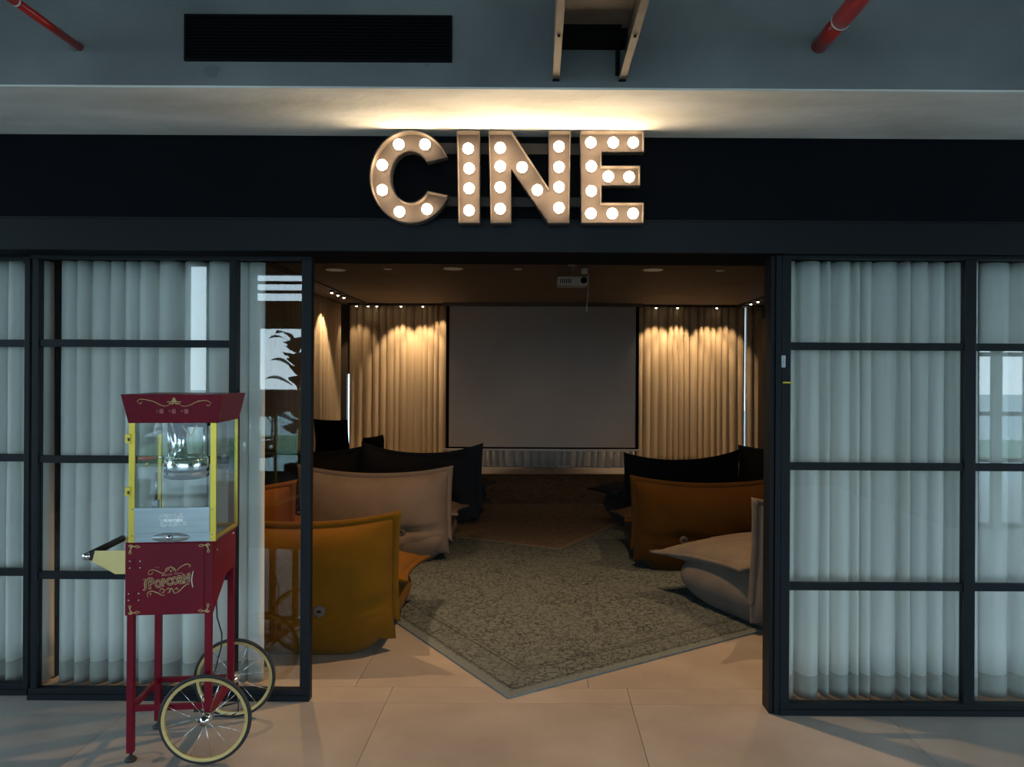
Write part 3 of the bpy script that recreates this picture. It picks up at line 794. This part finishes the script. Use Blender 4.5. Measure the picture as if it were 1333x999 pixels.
# black slots (recessed tracks) along left, right and back
def slot(label, x0, x1, y0, y1):
    o = box('light_track', x0, x1, y0, y1, 2.832, 2.8498, M_cream_rod); return tag(o, label, 'light track', 'black light tracks on the ceiling')
pL = ceil_at(475, 396).x; pR = ceil_at(962, 396).x
slot('black light track along the left side of the ceiling', -3.07, -2.95, 5.0, 13.3)
slot('black light track along the right side of the ceiling', 3.45, 3.53, 5.0, 13.3)
tb = slot('thin black light track along the back curtain', -3.3, 3.9, 13.3, 13.36)
def track_spot(x, y, lab):
    t = thing('track_spot', lab, 'light', (x, y, 2.8318), group='tiny lit spots in the ceiling tracks')
    lathe('can', [(0.032, 0), (0.032, -0.03), (0.024, -0.03), (0.024, -0.02)], M_black, t, n=14)
    lathe('lens', [(0.021, -0.028), (0.015, -0.042), (0.0, -0.048)], M_glint, t, n=14)
for yy, wd_ in ((11.2, 'nearest the entrance'), (11.55, 'in the middle of its three'), (11.9, 'deepest in the room')): track_spot(-3.01, yy, f'tiny lit spot in the left ceiling track, {wd_}')
for yy, wd_ in ((12.2, 'nearest the entrance'), (12.6, 'nearest the back curtain')): track_spot(3.49, yy, f'tiny lit spot in the right ceiling track, {wd_}')
for xx, wd_ in ((-3.15, 'first from the left corner'), (-2.95, 'second from the left corner'), (-2.8, 'third from the left corner'), (-2.38, 'fourth from the left corner'), (-2.0, 'beside the left edge of the screen'),
                (2.05, 'beside the right edge of the screen'), (2.42, 'second right of the screen'), (3.1, 'nearest the right window slit')): track_spot(xx, 13.33, f'tiny lit spot above the back curtain, {wd_}')

# projector
pp = P(745, 367, 8.6)
pj = thing('projector', 'white projector hanging on a bracket from the room ceiling', 'projector', (pp.x, 8.6, pp.z))
box('housing', -0.17, 0.17, -0.12, 0.14, -0.055, 0.045, M_white, pj, bevel=0.015)
lathe('lens', [(0.035, -0.012), (0.035, 0.03), (0.0, 0.03)], M_black, pj, axis='Y', loc=(0.12, -0.135, 0.0))
for k in range(6): box('vent_slot', -0.14 + k * 0.022, -0.13 + k * 0.022, -0.1215, -0.119, -0.03, 0.02, M_black, pj)
for k in (-1, 1): tube('arm', [(0.06 * k, 0, 0.045), (0.02 * k, 0, 0.10), (0.02 * k, 0, 0.13)], 0.008, M_steel, pj)
tube('stem', [(0, 0, 0.12), (0, 0, 2.85 - pp.z)], 0.016, M_steel, pj)
lathe('ceiling_plate', [(0.05, 0), (0.05, -0.012), (0.0, -0.012)], M_white, pj, loc=(0, 0, 2.85 - pp.z))
box('junction_box', 0.10, 0.17, 0.0, 0.06, 2.85 - pp.z - 0.04 - 0.06, 2.85 - pp.z - 0.04, M_white, pj)
tube('cable', [(0.13, 0.02, 0.16), (0.185, 0.02, 0.08), (0.185, 0.02, -0.02), (0.17, 0.02, -0.22), (0.165, 0.02, -0.27)], 0.005, M_white, pj, n=6)
box('cable_plug', 0.152, 0.178, 0.01, 0.03, -0.33, -0.27, M_white, pj)

# ------------------------------------------------------------------ popcorn cart
YAW = radians(6.5)
cart = thing('popcorn_cart', 'red popcorn cart with gold trim and two spoked wheels, before the left glass doors', 'popcorn cart', (-1.692, 3.157, 0), YAW)
CW, CD = 0.349, 0.335
fx = lambda px: (px - 163) * CW / 115.0
fz = lambda py: 0.905 - (py - 707) * 0.0032
def LP_(px, py, ly):
    k = (px - 700 + (py - 490) * ROLL) / 1000.0; c, s_ = cos(YAW), sin(YAW); ox, oy = -1.692, 3.157
    lx = (k * (oy + ly * c) - ox + ly * s_) / (c - k * s_); Yw = oy + lx * s_ + ly * c
    return lx, EYE - (py - 490 + (700 - px) * ROLL) * Yw / 1000.0
tb_ = 0.027
# frame
for nm, lx, ly, z0, z1 in (('leg', 0.006, 0.004, 0.035, 0.61), ('leg', 0.006, CD - 0.03, 0.035, 0.73), ('leg', CW - 0.036, 0.004, 0.19, 0.61), ('leg', CW - 0.028, CD - 0.03, 0.19, 0.73)):
    box(nm, lx, lx + tb_, ly, ly + tb_, z0, z1, M_red, cart, bevel=0.002)
for ly in (0.018, CD - 0.016):
    f = lathe('levelling_foot', [(0.022, 0), (0.024, 0.006), (0.014, 0.016), (0.008, 0.02), (0.005, 0.036)], M_rubber, cart, loc=(0.02, ly, 0))
box('lower_rail', 0.033, CW - 0.036, 0.008, 0.026, 0.205, 0.228, M_red, cart, bevel=0.002)
box('lower_rail', 0.033, CW - 0.036, CD - 0.026, CD - 0.008, 0.205, 0.228, M_red, cart, bevel=0.002)
box('side_rail', 0.010, 0.030, 0.031, CD - 0.03, 0.205, 0.228, M_red, cart, bevel=0.002)
box('axle_beam', CW - 0.034, CW - 0.008, 0.0, CD + 0.0, 0.172, 0.205, M_red, cart, bevel=0.002)
# wheels on the axle (local x = hub centre)
import random as _r
hubx = P(263, 940, 3.11).x; hx = (hubx + 1.692) * cos(YAW) + (3.11 - 3.157) * sin(YAW)
R = 0.185
def wheel(ly):
    wmt = bpy.data.objects.new('wheel', None); C.objects.link(wmt); wmt.parent = cart; wmt.location = (hx, ly, R); wmt.empty_display_size = .05
    n = 56
    bm = bmesh.new(); bm_tube(bm, [((R - 0.0075) * cos(2 * pi * k / n), 0, (R - 0.0075) * sin(2 * pi * k / n)) for k in range(n)], 0.0075, 8, closed=True); obj('tyre', bm, M_rubber, wmt, smooth=True)
    bm = bmesh.new(); prof = [(R - 0.014, -0.008), (R - 0.014, 0.008), (R - 0.027, 0.007), (R - 0.027, -0.007)]; bm_lathe(bm, prof + prof[:1], 'Y', n)
    bmesh.ops.remove_doubles(bm, verts=bm.verts, dist=1e-5)
    bmesh.ops.delete(bm, geom=[f for f in bm.faces if len(f.verts) > 4], context='FACES_ONLY')
    obj('rim', bm, M_brass, wmt, smooth=False)
    lathe('hub', [(0.0, -0.03), (0.008, -0.03), (0.010, -0.024), (0.022, -0.020), (0.022, -0.016), (0.010, -0.012), (0.010, 0.012), (0.022, 0.016), (0.022, 0.02), (0.009, 0.024), (0.009, 0.032), (0.0, 0.032)], M_chrome, wmt, axis='Y', n=18)
    for k in range(12):
        a = 2 * pi * (k + 0.3) / 12; s = (-1) ** k; a2 = a + 0.22 * (1 if k % 4 < 2 else -1)
        tube('spoke', [(0.02 * cos(a2), 0.018 * s, 0.02 * sin(a2)), ((R - 0.025) * cos(a), 0, (R - 0.025) * sin(a))], 0.0013, M_chrome, wmt, n=5)
wheel(-0.045); wheel(CD + 0.055)
tube('axle', [(hx, -0.04, R), (hx, CD + 0.05, R)], 0.006, M_chrome, cart)
# axle bracket joining the wheels to the right legs
box('axle_bracket', CW - 0.02, hx + 0.012, 0.03, 0.045, 0.172, 0.2, M_red, cart) if hx > CW else None
# lower cabinet box
bm = bmesh.new()
z0, z1 = fz(801), fz(707)
bm_prism(bm, [(0, z0), (0.20, z0 + 0.12), (CD, z0 + 0.12), (CD, z1), (0, z1)], -0.0, CW, plane='YZ')
for v in bm.verts: pass
cb = obj('cabinet', bm, M_red, cart, bevel=0.003)
dr = box('cabinet_door', 0.004, CW - 0.036, -0.005, 0.0, z0 + 0.004, z1 - 0.004, M_red, cart, bevel=0.0015)
for py in (733, 776):
    h_ = box('hinge_seam', fx(175), fx(175.8), -0.0075, -0.005, fz(py + 8), fz(py - 6), M_red, cart)
for px, py in ((170, 730.5), (183.3, 730.5), (170, 739), (183.3, 739), (168.8, 772), (181.8, 772), (168.8, 780.5), (181.8, 780.5)):
    lathe('rivet', [(0.0, -0.009), (0.002, -0.0085), (0.0032, -0.007), (0.0034, -0.005)], M_chrome, cart, axis='Y', n=10, loc=(fx(px), 0, fz(py)))
for ly, zz in ((0.05, 0.86), (0.29, 0.88)): lathe('side_screw', [(0.005, 0), (0.004, 0.003), (0.0, 0.004)], M_chrome, cart, axis='X', n=10, loc=(CW, ly, zz))

def text(name, s, size, mat, parent, loc, rot=(pi / 2, 0, 0), ext=0.0006, bold=0.0, align='CENTER', shear=0.0, sx=1.0, outline=False):
    cu = bpy.data.curves.new('t', 'FONT'); cu.body = s; cu.size = size; cu.extrude = ext; cu.align_x = align; cu.align_y = 'CENTER'; cu.offset = bold; cu.shear = shear; cu.resolution_u = 3
    tmp = bpy.data.objects.new('t', cu); C.objects.link(tmp)
    dg = bpy.context.evaluated_depsgraph_get(); me = bpy.data.meshes.new_from_object(tmp.evaluated_get(dg))
    bpy.data.objects.remove(tmp)
    for v in me.vertices: v.co.x *= sx
    me.materials.clear(); me.materials.append(mat)
    o = bpy.data.objects.new(name, me); C.objects.link(o); o.parent = parent; o.location = loc; o.rotation_euler = rot
    return o
FY = -0.0056
def ribbon(bm, pts, w, y=FY - 0.0004):
    """flat printed stroke through front-face points (x,z), tapering"""
    pts = [Vector(p) for p in pts]; n = len(pts); L_ = []; R_ = []
    for i, p in enumerate(pts):
        d = (pts[min(i + 1, n - 1)] - pts[max(i - 1, 0)]).normalized(); nn = Vector((-d.y, d.x)); ww = w * (0.35 + 0.65 * sin(pi * i / (n - 1)))
        ww *= 1.35; q = p + nn * ww; r = p - nn * ww
        L_.append(bm.verts.new((q.x, y, q.y))); R_.append(bm.verts.new((r.x, y, r.y)))
    for i in range(n - 1): bm.faces.new((L_[i], L_[i + 1], R_[i + 1], R_[i]))
def spline(pts, k=8):
    out = []; P_ = [Vector(p) for p in pts]; P_ = [2 * P_[0] - P_[1]] + P_ + [2 * P_[-1] - P_[-2]]
    for i in range(1, len(P_) - 2):
        for j in range(k):
            t = j / k; a, b, c, d = P_[i - 1:i + 3]
            out.append(0.5 * ((2 * b) + (c - a) * t + (2 * a - 5 * b + 4 * c - d) * t * t + (3 * b - a - 3 * c + d) * t ** 3))
    out.append(P_[-2]); return out
# zoom crop (180..260 x 730..785, 16.66x) -> front face
qz = lambda x, y: (fx(180 + x / 16.66), fz(730 + y / 16.66))
door_print = bmesh.new()
for st, w in (([(230, 300), (250, 220), (340, 200), (430, 230), (520, 275), (590, 260), (640, 200)], 0.0011),
              ([(230, 300), (300, 290), (330, 240)], 0.0008),
              ([(840, 230), (900, 170), (1000, 110), (1090, 90), (1140, 130), (1100, 160)], 0.0011),
              ([(590, 230), (620, 180), (680, 150)], 0.0012), ([(760, 150), (800, 190), (830, 250)], 0.0012),
              ([(640, 230), (720, 140), (790, 240)], 0.0011), ([(690, 200), (720, 250), (750, 200)], 0.0009),
              ([(220, 790), (215, 700), (290, 655), (380, 675), (460, 710), (520, 745), (600, 750)], 0.0012),
              ([(250, 720), (290, 700), (270, 760)], 0.0008),
              ([(480, 680), (500, 610), (570, 630), (560, 690), (510, 700)], 0.0011), ([(600, 650), (660, 600), (700, 640), (650, 720)], 0.0011),
              ([(690, 700), (730, 600), (790, 700), (830, 710)], 0.0012), ([(790, 640), (850, 600), (870, 660)], 0.001),
              ([(820, 715), (900, 670), (980, 590), (1060, 530), (1130, 520)], 0.0012),
              ([(900, 520), (1000, 500), (1110, 490)], 0.0008),
              ([(110, 410), (190, 400), (150, 480), (160, 590), (120, 630), (190, 630)], 0.0012), ([(200, 430), (185, 520), (205, 610)], 0.0009),
              ([(1110, 270), (1130, 300), (1120, 480)], 0.0009)):
    ribbon(door_print, spline([qz(*p) for p in st]), w)
# corner flourishes
def flourish(cx, cy, sx, sy):
    k = 0.0031
    for st, w in (([(0, 0), (3, 1.5), (6, 0.5), (9, 2), (12, 1)], 0.0014), ([(6, 0.5), (9, -1.5), (12, -0.5), (13, 1)], 0.001), ([(0, 0), (1.2, -3), (0, -6), (1.5, -9), (0.5, -12)], 0.0014),
                  ([(0.5, -6), (-1.2, -9), (0, -12)], 0.001), ([(-1, 1.5), (1.5, -1.5), (3, 1.5), (0, 3), (-2, 0.5)], 0.0018)):
        ribbon(door_print, spline([(fx(cx) + x * k * sx, fz(cy) + y * k * sy * 0.8) for x, y in st], 5), w)
flourish(170, 712, 1, 1); flourish(272, 712, -1, 1); flourish(170, 796, 1, -1); flourish(272, 796, -1, -1)
obj('gold_print', door_print, M_goldp, cart, kind='stuff')['label'] = 'gold printed scrollwork on the door'
bm = bmesh.new(); ribbon(bm, spline([qz(1205, 240), qz(1180, 340), qz(1170, 450), qz(1185, 540), qz(1195, 600)]), 0.0016); obj('pale_print', bm, M_white, cart)
# POPCORN: letters rising to the right
for chx, (px_, py_, sz) in zip('POPCORN', ((290, 500, .049), (445, 510, .034), (565, 486, .032), (685, 468, .033), (810, 448, .033), (925, 422, .033), (1050, 398, .034))):
    x_, z_ = qz(px_, py_)
    text('printed_letter', chx, sz * 1.25, M_goldp, cart, (x_, FY - 0.0003, z_), (pi / 2, -radians(7), 0), bold=0.0027, ext=0.0001, sx=0.76)
    text('printed_letter', chx, sz * 1.25, pmat('dark_print', (0.08, 0.01, 0.008), 0.5), cart, (x_, FY - 0.0006, z_), (pi / 2, -radians(7), 0), bold=0.0002, ext=0.0001, sx=0.76)
x_, z_ = qz(740, 300); text('printed_line', 'Movie Time', 0.0115, M_pinkp, cart, (x_, FY - 0.0003, z_), (pi / 2, -radians(6), 0), bold=0.0001, ext=0.0001, sx=1.5, shear=0.2)
x_, z_ = qz(420, 150); text('printed_line', 'IT IS', 0.006, M_pinkp, cart, (x_, FY - 0.0003, z_), (pi / 2, 0, 0), ext=0.0001, sx=1.6).hide_render = False

# glass cabin
zc0, zc1 = fz(707), fz(552)
PW = 0.024
lx0, lx1 = fx(167), fx(281)
posts = [(lx0, 0.0), (lx1 - PW, 0.0), (lx0, CD - PW), (lx1 - PW, CD - PW)]
for i, (a_, b_) in enumerate(posts):
    w_ = PW if i < 2 else 0.014
    box('post', a_ if i % 2 == 0 else a_ + PW - w_, a_ + w_ if i % 2 == 0 else a_ + PW, b_ if i < 2 else b_ + PW - w_, b_ + (0.010 if i < 2 else PW), zc0, zc1, M_gold, cart, bevel=0.001)
box('cabin_floor', lx0, lx1, 0.002, CD, zc0, zc0 + 0.008, M_steel, cart)
box('front_sill', lx0 + PW, lx1 - PW, 0.0, 0.012, zc0, zc0 + 0.040, M_steel, cart, bevel=0.001)
box('side_rail_gold', lx1 - 0.008, lx1, 0.012, CD - 0.014, zc0, zc0 + 0.02, M_gold, cart)
box('rear_rail_gold', lx0 + PW, lx1 - PW, CD - 0.008, CD, zc0, zc0 + 0.016, M_gold, cart)
box('pane', lx1 - 0.006, lx1 - 0.003, 0.012, CD - 0.016, zc0 + 0.02, zc1, M_glass2, cart)
box('pane', lx0 + 0.003, lx0 + 0.006, 0.012, CD - 0.016, zc0 + 0.01, zc1, M_glass2, cart)
box('pane', lx0 + 0.02, lx1 - 0.02, CD - 0.006, CD - 0.003, zc0 + 0.016, zc1, M_glass2, cart)
box('pane', lx0 + PW, lx1 - PW, 0.004, 0.007, fz(664), zc1, M_glass2, cart)
fl = box('flap', lx0 + PW, lx1 - PW, -0.004, 0.001, fz(695), fz(662), M_steel, cart, bevel=0.001)
for px, py in ((172.5, 664.5), (276.5, 664.5), (172, 698), (172, 704), (276, 698), (276, 704)): lathe('screw', [(0.0, -0.004), (0.003, -0.003), (0.0035, 0)], M_chrome, cart, axis='Y', n=8, loc=(fx(px), 0.0, fz(py)))
# embossed badge on the flap: ragged outline with lettering
ebm = bmesh.new(); random.seed(4)
cxp, czp = 225.5, 678
ptsb = []
for k in range(36):
    a = 2 * pi * k / 36; r = 1 + 0.10 * random.uniform(-1, 1); ptsb.append((fx(cxp + 17 * r * max(-1, min(1, 1.25 * cos(a)))), fz(czp - 8.5 * r * max(-1, min(1, 1.25 * sin(a))))))
bm_prism(ebm, ptsb, -0.0052, -0.004); obj('embossed_badge', ebm, pmat('etched_steel', (0.50, 0.53, 0.55), 0.5, metal=0.6, scale=120, col2=(0.32, 0.36, 0.38)), cart)
text('embossed_lettering', 'POPCORN', 0.016, M_chrome, cart, (fx(225.5), -0.0056, fz(679)), ext=0.0003, bold=0.0003)
dsh = lathe('dish_plate', [(0.0, -0.003), (0.075, -0.002), (0.075, 0.0)], pmat('pale_steel', (0.42, 0.47, 0.48), 0.45, metal=0.6), cart, axis='Y', n=32, loc=(fx(222), -0.0005, fz(701)))
for v in dsh.data.vertices: v.co.z *= 0.26
lathe('knob', [(0.0, -0.026), (0.009, -0.024), (0.011, -0.018), (0.006, -0.012), (0.006, 0.0)], M_chrome, cart, axis='Y', n=16, loc=(fx(222), 0, fz(700)))
for py in (573, 641):   # hinges at the left of the glass door
    box('hinge', fx(163.0), fx(170), -0.006, 0.004, fz(py + 6), fz(py - 6), M_gold, cart, bevel=0.001)
    box('hinge_pin', fx(166.5), fx(169), -0.009, -0.006, fz(py + 3), fz(py - 1), M_dwood, cart)
# flared roof sign
bm = bmesh.new()
zt0, zt1 = fz(553), fz(516); e = 0.026
b0 = [(lx0 - 0.002, -0.002), (lx1 + 0.002, -0.002), (lx1 + 0.002, CD + 0.002), (lx0 - 0.002, CD + 0.002)]
t0 = [(lx0 - e, -e * 0.7), (lx1 + e, -e * 0.7), (lx1 + e, CD + e * 0.7), (lx0 - e, CD + e * 0.7)]
vb = [bm.verts.new((x, y, zt0)) for x, y in b0]; vt = [bm.verts.new((x, y, zt1)) for x, y in t0]
bm.faces.new(vb[::-1]); bm.faces.new(vt)
for i in range(4): bm.faces.new((vb[i], vb[(i + 1) % 4], vt[(i + 1) % 4], vt[i]))
roof = obj('roof_sign', bm, M_red, cart, bevel=0.002)
hs = zt1 - zt0
def on_sign(px, py):      # slanted front face, px/py -> local x,y,z
    z = fz(py); k = (z - zt0) / hs; return (fx(px), -0.002 - (e * 0.7 - 0.002) * k - 0.0012, z)
def ribbon_s(bm, pts, w):
    pp_ = spline(pts, 6); n = len(pp_); L_ = []; R_ = []
    for i, p in enumerate(pp_):
        d = (pp_[min(i + 1, n - 1)] - pp_[max(i - 1, 0)]).normalized(); nn = Vector((-d.y, d.x)); ww = w * (0.3 + 0.7 * sin(pi * i / (n - 1)))
        L_.append(bm.verts.new(on_sign(*(p + nn * ww)))); R_.append(bm.verts.new(on_sign(*(p - nn * ww))))
    for i in range(n - 1): bm.faces.new((L_[i], L_[i + 1], R_[i + 1], R_[i]))
sb = bmesh.new()
sg = lambda x, y: (155 + x / 7.4, 505 + y / 7.4)
for st, w in (([(200, 160), (180, 145), (210, 128), (270, 132), (340, 150), (410, 185), (460, 190), (510, 165)], 0.45),
              ([(880, 175), (885, 160), (850, 140), (800, 140), (740, 155), (680, 185), (620, 192), (560, 165)], 0.45),
              ([(465, 150), (510, 150), (533, 115), (556, 150), (605, 150)], 0.9), ([(480, 165), (520, 168), (533, 130), (548, 168), (590, 165)], 0.9),
              ([(840, 178), (860, 188), (882, 178)], 0.4), ([(190, 165), (215, 168), (225, 150)], 0.4), ([(285, 145), (300, 138), (320, 145)], 0.4), ([(755, 148), (770, 140), (785, 150)], 0.4)):
    ribbon_s(sb, [sg(*p) for p in st], w)
obj('sign_print', sb, M_goldp, cart, kind='stuff')
slant = atan2(e * 0.7 - 0.002, hs)
for k, (px_, lt) in enumerate(((211, '2'), (226.8, '4'), (243.2, 'A'))):
    p_ = on_sign(px_, 537.5)
    sw = box('rocker_switch', -0.0105, 0.0105, -0.004, 0.0, -0.0115, 0.0115, pmat('dark_bezel', (0.05, 0.004, 0.006), 0.4), cart); sw.location = p_; sw.rotation_euler = (slant, 0, 0)
    kk = box('rocker', -0.0075, 0.0075, -0.007, -0.004, -0.0085, 0.0085, pmat('rose_rocker', (0.42, 0.05, 0.06), 0.35), sw)
    q_ = on_sign(px_ - 6.2, 537.5)
    text('switch_mark', lt, 0.0165, M_pinkp, cart, (q_[0], q_[1] - 0.0005, q_[2]), (pi / 2 + slant, 0, 0), ext=0.0001, sx=0.9)
# interior: kettle, stirring arm, lamp
kd = 0.17
kx, kz = LP_(243, 619, kd); ky = kd
ktop = LP_(243, 595, kd)[1]; kh = ktop - kz
lathe('kettle', [(0.0, 0.0), (0.080, 0.0), (0.089, 0.006), (0.089, kh - 0.01), (0.083, kh - 0.002), (0.03, kh), (0.0, kh)], M_chrome, cart, n=32, loc=(kx, ky, kz))
lathe('kettle_base', [(0.0, -0.012), (0.072, -0.012), (0.091, -0.004), (0.091, 0.004)], M_dwood, cart, n=32, loc=(kx, ky, kz))
lathe('kettle_band', [(0.0905, 0.02), (0.0905, 0.03)], M_black, cart, n=32, loc=(kx, ky, kz))
lathe('drive_tube', [(0.032, 0.0), (0.026, 0.06), (0.030, zc1 - ktop)], M_chrome, cart, n=20, loc=(kx - 0.028, ky, ktop))
lathe('pulley', [(0.0, 0.0), (0.035, 0.0), (0.035, 0.008), (0.0, 0.008)], M_dwood, cart, n=20, loc=(kx + 0.035, ky - 0.03, ktop + 0.006))
for dx in (-0.072, 0.07): tube('hanger', [(kx + dx, ky, ktop - 0.01), (kx + dx * 1.05, ky, zc1)], 0.006, M_chrome, cart)
tube('spring_arm', [(kx + 0.0, ky - 0.06, zc1 - 0.02), (kx + 0.035, ky - 0.06, zc1 - 0.065), (kx + 0.06, ky - 0.06, zc1 - 0.02)], 0.004, M_brass, cart, n=6)
tube('lid_bracket', [(kx - 0.05, ky - 0.05, ktop), (kx - 0.035, ky - 0.05, ktop + 0.05), (kx - 0.055, ky - 0.05, zc1 - 0.02)], 0.007, M_chrome, cart, n=8)
box('motor_housing', kx - 0.03, kx + 0.085, ky - 0.05, ky + 0.07, zc1 - 0.028, zc1 - 0.001, M_black, cart)
a_ = LP_(181, 597, 0.11); b_ = LP_(203, 595.5, 0.11); c_ = LP_(226, 595, 0.11); m_ = LP_(191, 597, 0.11)
tube('handle_rod', [(b_[0], 0.11, b_[1]), (c_[0], 0.11, c_[1]), (kx - 0.03, ky - 0.05, ktop)], 0.0035, M_chrome, cart)
tube('red_grip', [(a_[0], 0.11, a_[1]), (m_[0], 0.11, m_[1]), (b_[0], 0.11, b_[1])], [0.0075, 0.010, 0.0065], M_redpl, cart, n=12)
d_ = LP_(192, 604, 0.13); e_ = LP_(194, 610, 0.13)
lathe('grip_cap', [(0.0, -0.018), (0.008, 0.0), (0.006, 0.004), (0.0, 0.005)], M_brass, cart, n=12, loc=(d_[0], 0.13, d_[1]))
tube('crank', [(kx - 0.06, ky - 0.09, kz + 0.05), (kx - 0.035, ky - 0.095, ktop + 0.004), (kx - 0.015, ky - 0.09, kz + 0.05)], 0.0045, M_chrome, cart)
q_ = LP_(206, 560, 0.2); lathe('lamp', [(0.0, -0.02), (0.013, -0.018), (0.020, -0.004), (0.014, 0.012), (0.010, zc1 - q_[1])], M_white, cart, loc=(q_[0], 0.2, q_[1]), n=14)
q_ = LP_(204, 615, 0.25); r_ = LP_(203, 655, 0.25)
tube('scoop_handle', [(q_[0], 0.25, q_[1]), (r_[0], 0.25, r_[1])], 0.006, M_steel, cart)
box('scoop_blade', r_[0] - 0.014, r_[0] + 0.014, 0.24, 0.26, r_[1] - 0.02, r_[1] + 0.015, M_steel, cart, bevel=0.004)
# push handle at the left: two brass plates and a black bar in depth
hpoly = [(fx(163) + 0.004, fz(717)), (fx(163) + 0.004, fz(747)), (fx(150.5), fz(747)), (fx(118.5), fz(729)), (fx(123.5), fz(716.5))]
for ly in (0.002, CD - 0.006):
    bm = bmesh.new(); bm_prism(bm, hpoly, ly, ly + 0.004); obj('handle_plate', bm, M_brass, cart)
hb = (fx(114.5), fz(723))
tube('push_bar', [(hb[0], 0.0, hb[1]), (hb[0], CD, hb[1])], 0.0145, M_rubber, cart, n=16)
for ly in (-0.012, CD + 0.001): lathe('bar_cap', [(0.0, -0.004), (0.012, -0.003), (0.0155, 0.003), (0.0155, 0.012)], M_chrome, cart, axis='Y', n=18, loc=(hb[0], ly, hb[1]))
bm = bmesh.new()
bm_prism(bm, [(fx(118), fz(719)), (fx(124), fz(717)), (fx(121), fz(729)), (fx(116), fz(728))], 0.0, 0.010); obj('end_bracket', bm, M_rubber, cart)
# mains lead drooping from the box between the legs
tube('power_cord', spline([(0.31, 0.20, 0.72), (0.30, 0.22, 0.58), (0.325, 0.22, 0.45), (0.315, 0.22, 0.34), (0.30, 0.15, 0.24), (0.27, 0.08, 0.19), (0.33, 0.1, 0.13), (0.40, 0.12, 0.10), (0.425, 0.12, 0.13), (0.42, 0.1, 0.19), (0.36, 0.10, 0.165)], 8) and
     [Vector(v) for v in [(0.31, 0.20, 0.72), (0.297, 0.22, 0.62), (0.302, 0.22, 0.52), (0.322, 0.22, 0.45), (0.322, 0.22, 0.40), (0.305, 0.2, 0.31), (0.285, 0.14, 0.22), (0.262, 0.08, 0.20), (0.28, 0.08, 0.165), (0.33, 0.1, 0.135), (0.385, 0.12, 0.12), (0.42, 0.12, 0.14), (0.427, 0.1, 0.19), (0.36, 0.10, 0.175)]], 0.0035, M_rubber, cart, n=8)
box('plug', 0.25, 0.272, 0.07, 0.095, 0.165, 0.205, M_rubber, cart, bevel=0.004)

# ------------------------------------------------------------------ plant inside the foyer, reflected in the narrow panel
pl = thing('potted_plant', 'tall broad-leaved potted plant in the foyer behind the viewer', 'plant', (-3.35, -3.2, 0))
lathe('pot', [(0.0, 0), (0.16, 0), (0.2, 0.35), (0.17, 0.35), (0.16, 0.3), (0.0, 0.3)], M_foy, pl)
tube('stem', [(0, 0, 0.3), (0.05, 0, 0.9), (0, 0.05, 1.5), (0.06, 0.02, 2.0)], 0.018, M_dwood, pl)
random.seed(31)
for k in range(44):
    z = random.uniform(0.7, 2.1); a = random.uniform(0, 2 * pi); L_ = random.uniform(0.3, 0.5); bm = bmesh.new(); rows = []
    for i in range(7):
        t_ = i / 6; wd = 0.11 * sin(pi * min(1, t_ * 0.95 + 0.05)) ** 0.8; r_ = 0.08 + L_ * t_; dz = 0.12 * sin(t_ * 2.4)
        c_ = Vector((cos(a) * r_, sin(a) * r_, z + dz)); s_ = Vector((-sin(a), cos(a), 0.2)) * wd
        rows.append((bm.verts.new(c_ - s_), bm.verts.new(c_ + s_)))
    for i in range(6): bm.faces.new((rows[i][0], rows[i][1], rows[i + 1][1], rows[i + 1][0]))
    lf = obj('leaf', bm, M_leaf, pl, smooth=True)
